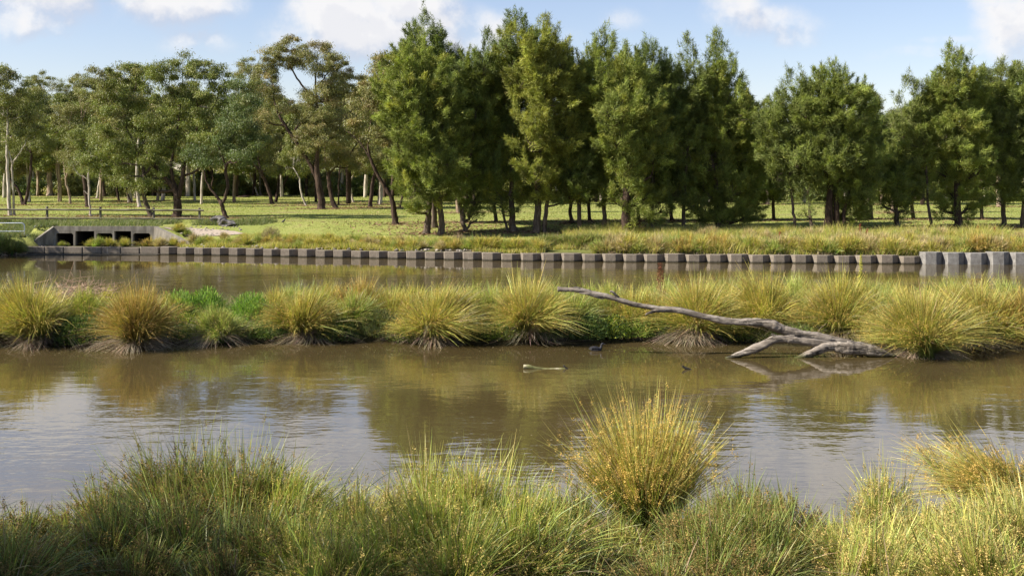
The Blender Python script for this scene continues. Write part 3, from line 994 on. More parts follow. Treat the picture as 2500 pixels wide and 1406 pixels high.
# ------------------------------------------------------------------ she-oaks, middle to right
S1, S2, S3, S4 = (.200, .235, .052), (.135, .170, .045), (.245, .262, .055), (.165, .195, .055)
Y1 = (.32, .33, .070)
GS = 'she-oaks along the far bank'
tree('oak', (1062, 556), [[(1062, 557, 14), (1058, 470, 12), (1048, 350, 9), (1042, 200, 6), (1036, 90, 3)]],
     [(1034, 110, 34, 30), (1036, 165, 48, 44), (1075, 200, 46, 46), (1100, 260, 44, 50), (1058, 300, 50, 50), (1110, 180, 26, 34), (1116, 360, 40, 48)],
     'tall dark she-oak whose spiky top rises over the pale-trunked pair', 'tree', BB, S2, S4, .2, spires=[(1036, 105, 62), (1010, 110, 40), (1062, 115, 42), (998, 140, 34), (1072, 130, 30), (1118, 185, 46), (1100, 190, 34)], group=GS)
tree('oak', (1042, 571), [[(1041, 571, 17), (1046, 520, 13), (1049, 470, 11), (1040, 380, 9), (1020, 280, 6), (1005, 190, 3)]],
     [(1025, 155, 40, 36, -1), (988, 205, 40, 42), (1035, 220, 44, 44, -1.5), (966, 250, 34, 40), (1000, 290, 50, 46, -1.5), (1028, 345, 50, 44, -2), (958, 300, 24, 24), (1005, 400, 46, 36, -1.5), (1020, 455, 44, 34, -2), (1000, 440, 28, 28), (1012, 505, 34, 26, -1)],
     'bright feathery she-oak on the left one of two pale trunks', 'tree', BB, S1, Y1, .12, spires=[(985, 175, 30), (1030, 120, 30), (950, 225, 24)], group=GS, per=1700)
tree('oak', (1078, 573), [[(1078, 574, 18), (1079, 540, 14), (1074, 500, 13), (1066, 450, 10), (1072, 380, 8), (1080, 300, 5)], [(1078, 515, 7), (1068, 502, 6), (1056, 492, 4)]],
     [(1074, 260, 44, 42, -1), (1090, 330, 44, 42), (1062, 385, 40, 36, -1.5), (1110, 400, 38, 36), (1072, 440, 38, 26, -1.5), (1100, 460, 34, 28), (1060, 470, 24, 20, -1.5)],
     'she-oak on the right one of two pale trunks with a broken side limb', 'tree', BB, S1, Y1, .1, group=GS)
tree('oak', (1136, 566), [[(1135, 566, 11), (1132, 530, 10), (1140, 470, 9), (1150, 380, 7), (1165, 260, 5), (1180, 170, 3)], [(1137, 566, 6), (1150, 545, 5), (1165, 536, 4)]],
     [(1180, 175, 36, 34), (1160, 230, 36, 40), (1202, 230, 40, 42), (1150, 310, 36, 44), (1195, 320, 44, 46), (1140, 400, 36, 42), (1180, 410, 44, 40), (1128, 470, 30, 32), (1160, 490, 36, 30), (1145, 525, 30, 18)],
     'dark she-oak with curved stem and drooping skirt, right of the pale pair', 'tree', BB, S2, S1, .4, spires=[(1190, 130, 36), (1166, 170, 34), (1148, 200, 30)], group=GS)
tree('oak', (1248, 566), [[(1252, 567, 17), (1250, 530, 15), (1250, 440, 12), (1256, 300, 9), (1262, 180, 5), (1264, 100, 3)], [(1240, 566, 7), (1230, 525, 6), (1222, 480, 5)], [(1262, 566, 6), (1244, 520, 5), (1228, 500, 4)]],
     [(1262, 105, 32, 32), (1240, 165, 40, 42), (1282, 170, 40, 44), (1230, 250, 40, 46), (1275, 270, 46, 48), (1225, 340, 40, 42), (1268, 370, 44, 42), (1215, 430, 38, 40), (1255, 460, 40, 36), (1200, 490, 32, 26), (1235, 515, 30, 18)],
     'tall multi-stemmed she-oak with twin spiky tips, tallest near the middle', 'tree', BB, S2, S3, .35, spires=[(1250, 80, 34), (1268, 76, 30), (1240, 110, 34), (1280, 95, 36), (1224, 130, 30)], group=GS)
tree('oak', (1312, 568), [[(1310, 569, 22), (1312, 530, 18), (1316, 440, 13), (1322, 320, 9), (1325, 200, 5), (1322, 130, 3)], [(1330, 568, 12), (1332, 520, 10), (1350, 420, 7), (1368, 320, 5)]],
     [(1322, 130, 38, 34, -1), (1350, 175, 42, 40), (1312, 195, 42, 42, -1.5), (1378, 215, 36, 42), (1340, 255, 46, 44, -1.5), (1386, 290, 36, 44), (1300, 300, 40, 40, -1.5), (1362, 340, 44, 44, -1), (1292, 345, 34, 34, -2), (1330, 400, 46, 44), (1380, 400, 40, 46), (1300, 428, 34, 28, -2), (1350, 470, 44, 36), (1305, 490, 36, 26), (1390, 480, 34, 34)],
     'broad yellow-green she-oak with several close dark stems', 'tree', BB, S3, Y1, .35, spires=[(1318, 100, 34), (1335, 96, 34), (1360, 120, 34), (1384, 165, 34), (1300, 120, 26), (1396, 200, 26)], group=GS, per=1700)
tree('oak', (1416, 567), [[(1418, 568, 12), (1414, 520, 10), (1410, 430, 8), (1412, 330, 5)]],
     [(1408, 320, 30, 44), (1420, 400, 32, 44), (1405, 460, 30, 32), (1432, 470, 28, 26)],
     'narrow dark she-oak standing in shade between two broader ones', 'tree', BB, S2, S4, .2, group=GS, per=1300)
tree('oak', (1476, 566), [[(1478, 567, 11), (1474, 500, 9), (1470, 400, 8), (1468, 270, 5), (1466, 180, 3)]],
     [(1472, 160, 40, 34), (1445, 205, 34, 36), (1490, 215, 42, 40), (1450, 280, 40, 44), (1495, 290, 40, 42), (1462, 360, 42, 42), (1500, 390, 36, 40), (1460, 440, 38, 30), (1490, 470, 34, 26)],
     'she-oak with straight thin trunk left of the stoutest she-oak trunk', 'tree', BB, S1, S3, .3, spires=[(1476, 122, 34), (1455, 140, 30), (1494, 138, 34), (1436, 168, 28), (1512, 170, 26)], group=GS)
tree('oak', (1530, 576), [[(1531, 577, 28), (1528, 530, 23), (1530, 460, 18), (1528, 380, 13), (1524, 280, 9), (1524, 200, 4)], [(1529, 470, 10), (1508, 430, 8), (1495, 400, 6)], [(1531, 480, 8), (1560, 450, 7), (1590, 430, 5)]],
     [(1530, 190, 38, 34), (1560, 235, 40, 42), (1520, 270, 40, 40, -1), (1582, 300, 38, 42), (1540, 340, 44, 42), (1500, 350, 34, 36, -1), (1590, 370, 42, 40), (1520, 420, 40, 34), (1560, 440, 44, 36), (1488, 480, 34, 24), (1545, 500, 40, 22), (1580, 480, 36, 26), (1570, 535, 30, 20)],
     'she-oak with the stoutest dark trunk, rising from the golden bank grass', 'tree', BD, S1, S3, .25, spires=[(1524, 160, 32), (1548, 190, 26)], group=GS, flare=1.3)
tree('oak', (1590, 562), [[(1590, 563, 13), (1592, 510, 11), (1594, 420, 9), (1588, 300, 6), (1584, 210, 3)]],
     [(1584, 180, 38, 36), (1614, 225, 36, 40), (1590, 270, 40, 42), (1625, 310, 38, 42), (1605, 380, 42, 44), (1640, 400, 34, 40), (1600, 450, 42, 34), (1640, 470, 34, 30), (1612, 510, 36, 24), (1600, 545, 28, 16)],
     'dark leafy she-oak right of the stoutest trunk with skirt near the ground', 'tree', BB, S2, S1, .4, spires=[(1576, 150, 32), (1596, 150, 32), (1616, 178, 30), (1560, 172, 28), (1636, 205, 28)], group=GS)
tree('oak', (1668, 560), [[(1668, 561, 10), (1670, 500, 9), (1676, 400, 7), (1682, 280, 5), (1684, 200, 3)]],
     [(1684, 215, 26, 40), (1662, 270, 30, 44), (1692, 310, 34, 46), (1665, 370, 34, 44), (1690, 420, 34, 40), (1665, 460, 32, 34), (1690, 500, 28, 24)],
     'slim spiky she-oak left of the tall pointed one', 'tree', BB, S4, S1, .4, spires=[(1680, 165, 50), (1696, 185, 40), (1664, 205, 40), (1648, 235, 34), (1712, 220, 34)], group=GS)
tree('oak', (1750, 557), [[(1751, 558, 14), (1750, 520, 13), (1748, 440, 11), (1750, 330, 8), (1750, 220, 5), (1749, 150, 2.5)], [(1748, 500, 7), (1735, 482, 6), (1724, 470, 5)]],
     [(1752, 188, 22, 36), (1735, 250, 34, 44), (1778, 255, 38, 44), (1722, 320, 34, 44), (1765, 330, 44, 46), (1805, 310, 32, 44), (1735, 400, 38, 44, -1), (1790, 400, 44, 44), (1830, 380, 28, 40), (1720, 450, 26, 30), (1785, 470, 44, 36), (1835, 450, 30, 36), (1722, 510, 28, 28), (1790, 525, 44, 24), (1835, 520, 32, 28), (1708, 540, 22, 16)],
     'tall pointed she-oak with low skirt brushing the lawn', 'tree', BB, S1, S3, .25, spires=[(1748, 150, 56), (1749, 172, 50), (1770, 165, 44), (1790, 200, 40), (1728, 190, 40), (1810, 240, 34), (1716, 235, 30)], group=GS, per=1700)
tree('oak', (1940, 566), [[(1941, 566, 8), (1938, 520, 7), (1932, 460, 6), (1926, 380, 5), (1925, 300, 3)]],
     [(1926, 265, 30, 32), (1900, 310, 34, 38), (1940, 330, 30, 36), (1888, 370, 32, 36), (1925, 400, 30, 36), (1895, 430, 28, 26), (1940, 460, 22, 26)],
     'thin-trunked see-through she-oak, leftmost of the slender pair in the gap', 'tree', BB, S4, S1, .4, spires=[(1932, 225, 34), (1908, 260, 30), (1892, 290, 26)], group=GS, per=1200)
tree('oak', (1980, 568), [[(1983, 569, 9), (1978, 520, 8), (1972, 450, 7), (1968, 350, 5), (1965, 280, 3)]],
     [(1962, 270, 32, 34), (1982, 330, 34, 38), (1955, 380, 28, 34), (1985, 420, 26, 30), (1966, 470, 24, 24), (1962, 520, 18, 20)],
     'second thin-trunked she-oak, close to the massive dark one', 'tree', BB, S4, S1, .4, spires=[(1950, 225, 34), (1968, 240, 28)], group=GS, per=1200)
tree('oak', (2032, 568), [[(2022, 568, 24), (2024, 510, 19), (2026, 440, 14), (2020, 340, 9), (2018, 250, 4)], [(2045, 568, 18), (2042, 510, 14), (2050, 430, 10), (2070, 340, 6)], [(2062, 566, 10), (2060, 520, 9), (2075, 460, 6)]],
     [(2015, 225, 44, 32), (2052, 235, 42, 34), (1985, 265, 36, 36), (2030, 285, 46, 40), (2085, 275, 36, 38), (2000, 340, 40, 40), (2055, 350, 46, 42), (2105, 340, 38, 42), (2020, 410, 44, 38, -1), (2080, 420, 46, 40), (2125, 400, 30, 36), (2005, 450, 34, 24), (2075, 480, 44, 34), (2110, 470, 32, 34), (2085, 530, 38, 26)],
     'massive domed she-oak with thick black trunk and skirt on its right', 'tree', BD, S1, S4, .35, spires=[(2014, 195, 26), (2030, 200, 24), (2045, 205, 24), (1996, 215, 24), (2064, 215, 24)], group=GS, per=1700)
tree('oak', (2190, 556), [[(2191, 557, 12), (2188, 510, 10), (2184, 450, 8), (2182, 380, 5)]],
     [(2184, 400, 34, 34), (2165, 440, 30, 28), (2205, 450, 30, 28), (2185, 490, 34, 24), (2158, 500, 24, 20), (2215, 500, 28, 20), (2190, 535, 32, 14)],
     'small bushy she-oak before the pale grey-green gum', 'tree', BB, S1, S4, .3, group=GS)
tree('oak', (2275, 558), [[(2277, 559, 8), (2270, 530, 7), (2264, 490, 6), (2262, 420, 5), (2250, 320, 3)]],
     [(2248, 275, 34, 32), (2225, 320, 30, 36), (2262, 345, 32, 38), (2235, 390, 30, 32), (2268, 420, 28, 30), (2255, 470, 22, 22)],
     'light open she-oak with a bent thin trunk', 'tree', BB, (.18, .205, .06), S1, .4, spires=[(2215, 240, 36), (2235, 255, 28), (2258, 245, 30), (2200, 262, 26)], group=GS, per=1200)
tree('oak', (2340, 556), [[(2340, 557, 20), (2338, 510, 17), (2336, 420, 12), (2332, 320, 8), (2330, 230, 4)]],
     [(2330, 215, 38, 36), (2302, 255, 34, 38), (2360, 260, 38, 40), (2325, 310, 46, 42, -1), (2378, 330, 34, 44), (2295, 340, 36, 40), (2340, 390, 48, 42, -1), (2300, 420, 34, 36), (2380, 420, 38, 40), (2335, 470, 44, 34), (2300, 500, 30, 26), (2375, 500, 36, 28), (2345, 535, 50, 18)],
     'full-crowned she-oak with crest of upright tips, second big one from the right edge', 'tree', BD, S1, S3, .3, spires=[(2328, 172, 46), (2348, 180, 40), (2306, 195, 40), (2370, 195, 40), (2285, 220, 36), (2390, 225, 30)], group=GS, per=1700)
tree('oak', (2455, 552), [[(2452, 552, 13), (2450, 500, 11), (2446, 400, 9), (2450, 300, 6), (2455, 220, 3)]],
     [(2450, 215, 40, 34), (2425, 265, 34, 38), (2475, 270, 38, 40), (2440, 330, 42, 42), (2490, 340, 38, 44), (2420, 380, 32, 36), (2465, 400, 42, 40), (2430, 440, 36, 30), (2480, 460, 36, 34), (2440, 490, 30, 20)],
     'drooping olive she-oak near the right edge with thin grey trunk', 'tree', BB, (.18, .205, .06), S1, .4, spires=[(2440, 190, 24), (2470, 195, 24)], group=GS)
tree('oak', (2498, 556), [[(2497, 556, 13), (2500, 500, 11), (2510, 380, 8), (2515, 260, 4)]],
     [(2520, 230, 40, 40), (2510, 310, 42, 44), (2545, 350, 40, 44), (2520, 410, 44, 44), (2505, 480, 36, 34), (2545, 470, 40, 40)],
     'dark she-oak cut off by the right edge', 'tree', BB, S2, S1, .3, group=GS)
# second row of she-oaks closing the gaps of the first
for (bx, by, top, wd, cl, lb) in ((1128, 545, 170, 40, S4, 'dim she-oak behind, between the pale pair and the curved stem'), (1210, 542, 150, 44, S2, 'dim she-oak behind the gap left of the twin-tipped one'), (1395, 545, 190, 46, S4, 'dim she-oak behind, right of the yellow-green one'),
                              (1440, 540, 215, 44, S2, 'dim she-oak behind the narrow dark one'), (1560, 540, 175, 46, S4, 'dim she-oak behind the stoutest trunk'), (1640, 540, 190, 46, S2, 'dim she-oak behind, left of the slim spiky one'),
                              (1715, 540, 205, 40, S4, 'dim she-oak behind, left of the tall pointed one'), (1822, 540, 262, 42, S2, 'dim she-oak behind, right of the tall pointed one'), (1890, 538, 300, 40, S4, 'dim she-oak behind, in the gap right of the tall pointed one'),
                              (2128, 536, 265, 42, S2, 'dim she-oak behind the right side of the massive domed one'), (2230, 536, 290, 40, S4, 'dim she-oak behind the light open one'), (2398, 536, 240, 42, S2, 'dim she-oak behind, between full-crowned and drooping ones')):
    hgt_ = by - top
    nb_ = max(5, int(hgt_ / 42))
    tree('oak', (bx, by), [[(bx, by, 9), (bx - 3, by - 60, 8), (bx + 2, by - hgt_ * .5, 6), (bx, top + 40, 3)]],
         [(bx + 16 * math.sin(i_ * 2.4 + bx), top + 30 + i_ * (hgt_ - 95) / nb_, wd * (.62 + .38 * min(1, i_ / 2)), 34) for i_ in range(nb_ + 1)],
         lb, 'tree', BB, cl, S1, .3, spires=[(bx - 6, top + 8, 30), (bx + 14, top + 22, 26), (bx - 22, top + 34, 24)], group=GS, per=900)
# gums whose tops show behind the she-oaks
GB = 'gums rising behind the she-oaks'
tree('gum', (1875, 500), [[(1875, 501, 9), (1872, 450, 7), (1868, 380, 5), (1866, 310, 3)]], [(1868, 275, 34, 24), (1850, 310, 26, 26), (1888, 310, 28, 26), (1866, 350, 30, 30), (1880, 400, 28, 28)],
     'reddish-leaved bare-looking gum top in the gap right of the tall pointed she-oak', 'tree', BT, (.20, .125, .085), OLB, .3, group=GB, per=420)
tree('gum', (2135, 500), [[(2120, 501, 12), (2110, 430, 9), (2100, 340, 7), (2098, 260, 4)]], [(2082, 232, 36, 24), (2112, 245, 34, 30), (2130, 275, 28, 34), (2100, 290, 40, 36), (2125, 330, 30, 36), (2120, 400, 34, 38)],
     'olive gum whose rounded top shows right behind the domed she-oak', 'tree', BT, OLB, OLV, .4, group=GB, per=900)
tree('gum', (2175, 520), [[(2178, 521, 10), (2180, 450, 8), (2178, 380, 6), (2180, 320, 4)]], [(2180, 300, 34, 32), (2160, 335, 32, 34), (2205, 340, 34, 36), (2180, 380, 38, 34), (2165, 430, 30, 28), (2212, 410, 28, 30), (2200, 280, 22, 22)],
     'pale grey-green gum filling the gap between domed and full-crowned she-oaks', 'tree', BT, (.155, .165, .085), OLV, .3, group=GB, per=1000)
tree('gum', (2440, 505), [[(2440, 506, 12), (2435, 400, 9), (2440, 280, 6), (2442, 200, 4)], [(2442, 220, 3), (2415, 190, 2.5)]], [(2418, 172, 24, 16), (2452, 165, 28, 16), (2480, 182, 28, 20), (2440, 200, 22, 14), (2505, 178, 24, 20), (2460, 240, 34, 24)],
     'gum with airy flat-topped crown showing above the right-edge she-oaks', 'tree', BT, (.13, .16, .07), OLV, .3, group=GB, per=900)
tree('gum', (1120, 520), [[(1118, 521, 10), (1112, 400, 8), (1100, 260, 5), (1095, 190, 3)]], [(1085, 165, 34, 36), (1105, 205, 36, 36), (1070, 215, 30, 36), (1120, 260, 30, 36)],
     'brownish gum top between the two tallest she-oak crowns', 'tree', BT, OLB, BRN, .3, group=GB, per=900)

# ------------------------------------------------------------------ the wood behind: copies of a few individually grown trees
def proto_gum(seed, barkm, col, alt, h=13.0):
    r = np.random.default_rng(seed)
    e = empty('gum_tree', (0, 0, 0))
    mb = MB()
    nodes = []
    for q in range(r.integers(1, 4)):
        x, y = 0.0, 0.0
        pts = [(x + q * .12, y, -.3)]
        a_ = r.uniform(0, 6.28)
        ln = r.uniform(.03, .22)
        for k in range(1, 6):
            x += math.cos(a_) * ln * k * .5 + r.normal() * .12
            y += math.sin(a_) * ln * k * .5 + r.normal() * .12
            pts.append((x + q * .12, y, k * h * .155))
        P = catmull(pts, 4)
        mb.tube(P, np.linspace(r.uniform(.12, .24), .05, len(P)), 8, wob=.06, rng=r)
        nodes += [(p, .12) for p in P[5:]]
    bl = []
    for k in range(13):
        u = r.uniform(0, 1)
        z = h * (.34 + .60 * u)
        w = h * .24 * (1 - .55 * abs(u - .45))
        a_ = r.uniform(0, 6.28)
        bl.append((math.cos(a_) * w * r.uniform(.2, 1), math.sin(a_) * w * r.uniform(.2, 1), z, r.uniform(1.1, 1.9), r.uniform(1.1, 1.9), r.uniform(.9, 1.5)))
    limbs(mb, r, nodes, bl, .09, 4)
    mb.build('trunk', barkm, e, True)
    V, Q, c = gum_leaves(r, bl, 420, .27, .08, col, .4, alt, .25)
    mk('crown', V, Q, None, M['leaf'], c, False, e)
    return e


def proto_bush(seed, col, alt, h=5.0, name='shrub'):
    r = np.random.default_rng(seed)
    e = empty(name, (0, 0, 0))
    mb = MB()
    nodes = []
    for q in range(4):
        a_ = r.uniform(0, 6.28)
        P = catmull([(0, 0, -.2), (math.cos(a_) * .3, math.sin(a_) * .3, h * .25), (math.cos(a_) * .9, math.sin(a_) * .9, h * .6)], 4)
        mb.tube(P, np.linspace(.1, .03, len(P)), 6)
        nodes += [(p, .08) for p in P[2:]]
    bl = [(r.normal() * 1.5, r.normal() * 1.5, h * r.uniform(.12, .85), r.uniform(.9, 1.6), r.uniform(.9, 1.6), r.uniform(.7, 1.2)) for _ in range(12)]
    limbs(mb, r, nodes, bl, .05, 3)
    mb.build('stems', BB, e, True)
    V, Q, c = gum_leaves(r, bl, 420, .26, .08, col, .4, alt, .25)
    mk('foliage', V, Q, None, M['leaf'], c, False, e)
    return e


def place(e, x, y, rz, s, label=None, cat=None, group=None, sz=None):
    e.location = (x, y, float(zt(x, y)) - .05)
    e.rotation_euler = (0, 0, rz)
    e.scale = (s, s, sz or s)
    if label: tag(e, label, cat, group)
    return e


protos = [proto_gum(11, BW, OLV, OLB), proto_gum(12, BW, OLB, BRN), proto_gum(13, BT, OLG, OLV), proto_gum(14, BD, OLV, OLB), proto_gum(15, BD, OLB, OLG), proto_gum(16, BW, OLG, (.2, .19, .06))]
plabel = ['white-stemmed olive gum far back in the wood', 'white-stemmed brownish gum far back in the wood', 'tan-stemmed green gum far back in the wood',
          'dark-stemmed olive gum far back in the wood', 'dark-stemmed brownish gum far back in the wood', 'white-stemmed yellow-green gum far back in the wood']
used = [False] * 6
rb = np.random.default_rng(99)
slots = []
for D0, step, lo, hi in ((128, 88, -30, 1180), (124, 84, 1150, 2560), (141, 74, 1180, 2560), (160, 66, -40, 2560), (190, 62, -30, 2560)):
    px = lo
    while px < hi:
        slots.append((px + rb.uniform(-14, 14), D0 + rb.uniform(-8, 10)))
        px += step * rb.uniform(.75, 1.3)
LMK = [(27, 'twin-stemmed gum'), (57, 'V-forked gum'), (122, 'stout pale gum'), (171, 'crooked tan gum'), (214, 'blackened gum'), (300, 'chalk-white gums'), (368, 'brown leaning gum'), (432, 'big spreading gum'), (500, 'tan gum at the lawn edge'), (552, 'crooked forked gum'), (620, 'thin white stems'), (662, 'left-leaning gum'),
       (745, 'bent whitish sapling'), (786, 'tall open-crowned gum'), (861, 'kinked white gum'), (905, 'short black gum'), (964, 'Y-forked gum'), (1060, 'pale-trunked she-oaks'), (1136, 'curved-stem she-oak'), (1190, 'dark gap beside it'), (1250, 'twin-tipped she-oak'), (1312, 'yellow-green she-oak'), (1365, 'shaded inlet'), (1416, 'narrow dark she-oak'),
       (1476, 'straight thin she-oak'), (1530, 'stoutest she-oak'), (1590, 'leafy dark she-oak'), (1668, 'slim spiky she-oak'), (1750, 'tall pointed she-oak'), (1810, 'low she-oak skirt'), (1875, 'reddish gum'), (1960, 'slender pair'), (2032, 'massive domed she-oak'), (2110, 'two touching red docks'), (2180, 'pale grey-green gum'), (2275, 'bent thin she-oak'),
       (2340, 'full-crowned she-oak'), (2400, 'grey car'), (2455, 'drooping olive she-oak'), (2500, 'right-edge she-oak')]
LMK = [q for q in LMK if 'beside it' not in q[1]]


def near(px):
    return min(LMK, key=lambda q: abs(q[0] - px))[1]


for (px, D0) in slots:
    k = int(rb.integers(0, 6))
    if not used[k]:
        e = protos[k]; used[k] = True
    else:
        e = copy_tree(protos[k])
    target = 245 + 25 * math.sin(px * .01 + 1) if px < 1150 else 330
    zt_top = CAM_H - (target + rb.uniform(-20, 45) - HOR) / FPX * D0
    s = max(.75, min(1.7, zt_top / 13.3))
    place(e, (px - 1250) / FPX * D0, D0, rb.uniform(0, 6.28), s, plabel[k].split(' far')[0] + ', ' + ('front' if D0 < 144 else 'middle' if D0 < 176 else 'last') + ' row of the far wood, behind the ' + near(px), 'tree', 'gums of the wood behind the park')
Vs, Qs, Cs_, n0 = [], [], [], 0
for q in range(450):
    D0 = rb.uniform(188, 232)
    px = rb.uniform(-60, 2560)
    if q >= 230:
        px, D0 = (rb.uniform(1130, 2560), rb.uniform(136, 165)) if q < 380 else (rb.uniform(-60, 1130), rb.uniform(166, 188))
    x = (px - 1250) / FPX * D0
    z0 = float(zt(x, D0))
    h_ = rb.uniform(2.2, 5.0) * (.62 if D0 < 170 else 1 if D0 < 205 else 1.5)
    bl = [(x + rb.normal() * 1.5, D0 + rb.normal() * 1.2, z0 + h_ * rb.uniform(.1, .85), rb.uniform(1.1, 2.0), 1.4, rb.uniform(.8, 1.4)) for _ in range(8)]
    cl = [(.17, .22, .06), (.27, .27, .09), (.34, .33, .10), (.20, .25, .08)][int(rb.integers(0, 4))]
    V, Q, c = gum_leaves(rb, bl, 210, .34, .11, cl, .25, OLV, .25)
    Vs.append(V); Qs.append(Q + n0); Cs_.append(c); n0 += len(V)
tag(mk('undergrowth', np.vstack(Vs), np.vstack(Qs), None, M['leaf'], np.vstack(Cs_)), 'mixed green scrub closing the view at the foot of the far wood', kind='stuff')

# trees just outside the view on the sun's side, throwing the shade on the reeds in front and on the left end of the wall
def side_tree(x, y, h, w, label, per, seed, lo=.35):
    r = np.random.default_rng(seed)
    z0 = float(zt(x, y))
    e = tag(empty('gum_tree', (x, y, z0)), label, 'tree')
    mb = MB()
    P = catmull([(x, y, z0 - .3), (x + .1, y, z0 + h * .3), (x - .1, y + .1, z0 + h * .6), (x, y, z0 + h * .85)], 5)
    mb.tube(P, np.linspace(.25, .06, len(P)), 10, wob=.05, rng=r)
    bl = []
    for k in range(14):
        a_ = r.uniform(0, 6.28); q = r.uniform(.1, 1) * w
        bl.append((x + math.cos(a_) * q, y + math.sin(a_) * q, z0 + h * r.uniform(lo, 1), w * .45, w * .45, w * .35))
    limbs(mb, r, [(p, .2) for p in P[4:]], bl, .1, 5)
    mb.build('trunk', BD, e, True)
    V, Q, c = gum_leaves(r, bl, per, .22, .07, OLV, .4, OLB, .2)
    mk('crown', V, Q, None, M['leaf'], c, False, e)


side_tree(-12.8, 5.0, 10, 2.9, 'taller gum beyond the left edge of the near bank, shading the reeds', 200, 71)
side_tree(-7.6, 3.3, 9.0, 2.1, 'smaller gum beyond the left edge of the near bank, closer to the viewer', 220, 75)
side_tree(-35.5, 61.5, 10.5, 3.0, 'gum beyond the left end of the wall shading its dark blocks', 520, 73, .2)

# ------------------------------------------------------------------ boulder, stones, gravel
def rock(name, mat, size, seed, squash=.7, sub=3, rough=.28, loc=(0, 0, 0)):
    import bmesh
    r = np.random.default_rng(seed)
    bm = bmesh.new()
    bmesh.ops.create_icosphere(bm, subdivisions=sub, radius=1)
    dirs = sph(16, r)
    offs = r.uniform(.62, .95, 16)
    ph = r.uniform(0, 6, 9)
    for v in bm.verts:
        p = np.array(v.co)
        d = dirs @ p
        k = d > offs
        for q in np.where(k)[0]:
            p = p - dirs[q] * (d[q] - offs[q]) * .85
        p = p * (1 + rough * .22 * (math.sin(p[0] * 5 + ph[0]) + math.sin(p[1] * 6 + ph[1]) + math.sin(p[2] * 7 + ph[2]) + .6 * math.sin(p[0] * 13 + p[2] * 9 + ph[3])) / 2)
        v.co = p * np.array([size[0], size[1], size[2]])
    me = bpy.data.meshes.new(name)
    bm.to_mesh(me); bm.free()
    me.materials.append(mat)
    o = bpy.data.objects.new(name, me)
    o.location = loc
    COL.objects.link(o)
    return o


bould = simple_mat('lichened_boulder', [(.32, (.022, .020, .020)), (.5, (.09, .082, .078)), (.68, (.30, .28, .26))], 2.6, bs=1, bd=.06, bscale=8, detail=9)
stone = simple_mat('pale_broken_stone', [(.3, (.14, .12, .095)), (.7, (.38, .34, .28))], 6, bs=.8, bd=.02)
stone2 = simple_mat('bluish_stone', [(.3, (.07, .075, .09)), (.7, (.26, .26, .27))], 6, bs=.8, bd=.02)
YB = 74.0
p = at(533, 541, YB)
o = rock('boulder', bould, (.62, .5, .40), 5, sub=4, loc=(p[0], YB, float(zt(p[0], YB)) + .22))
tag(o, 'large lichen-grey boulder at the foot of the crooked forked gum, upper one', 'boulder')
p = at(553, 548, YB - .6)
o = rock('boulder', bould, (.62, .5, .32), 8, sub=4, loc=(p[0], YB - .6, float(zt(p[0], YB - .6)) + .16))
tag(o, 'lower rounded boulder leaning against the larger lichen-grey one', 'boulder')

# gravel apron between the culvert wing and the boulder
gx_, gy_ = np.meshgrid(np.linspace(0, 1, 40), np.linspace(0, 1, 14))
top = np.array([(395, 556), (450, 557), (520, 561), (575, 566)])
bot = np.array([(430, 566), (465, 578), (510, 578), (600, 572)])
Vg = []
for b_, a_ in zip(gy_.ravel(), gx_.ravel()):
    tp = np.array([np.interp(a_, [0, .33, .66, 1], top[:, k]) for k in (0, 1)])
    bp = np.array([np.interp(a_, [0, .33, .66, 1], bot[:, k]) for k in (0, 1)])
    q = tp + (bp - tp) * b_
    y = gy(q[0], q[1]); x = (q[0] - 1250) / FPX * y
    Vg.append((x, y, float(zt(x, y)) + .03))
i, j = np.meshgrid(np.arange(39), np.arange(13))
a = (j * 40 + i).ravel()
grav = simple_mat('pinkish_gravel', [(.3, (.24, .19, .15)), (.7, (.47, .39, .31))], 22, bs=1, bd=.03, bscale=30)
tag(mk('gravel', Vg, np.stack([a, a + 1, a + 41, a + 40], -1), None, grav, None, True), 'pinkish gravel apron between culvert wing and boulder', kind='structure')
rs = np.random.default_rng(21)
sp_ = [rock('stone', stone, (.16, .12, .09), 41, sub=2), rock('stone', stone, (.11, .12, .07), 42, sub=2), rock('stone', stone2, (.14, .10, .08), 43, sub=2)]
first = [True] * 3


def put_stone(k, x, y, s, label, group, dz=.02):
    o = sp_[k] if first[k] else sp_[k].copy()
    if not first[k]: COL.objects.link(o)
    first[k] = False
    o.location = (x, y, float(zt(x, y)) + dz)
    o.rotation_euler = (rs.uniform(-.4, .4), rs.uniform(-.4, .4), rs.uniform(0, 6.28))
    o.scale = (s, s, s * rs.uniform(.7, 1.2))
    tag(o, label, 'stone', group)


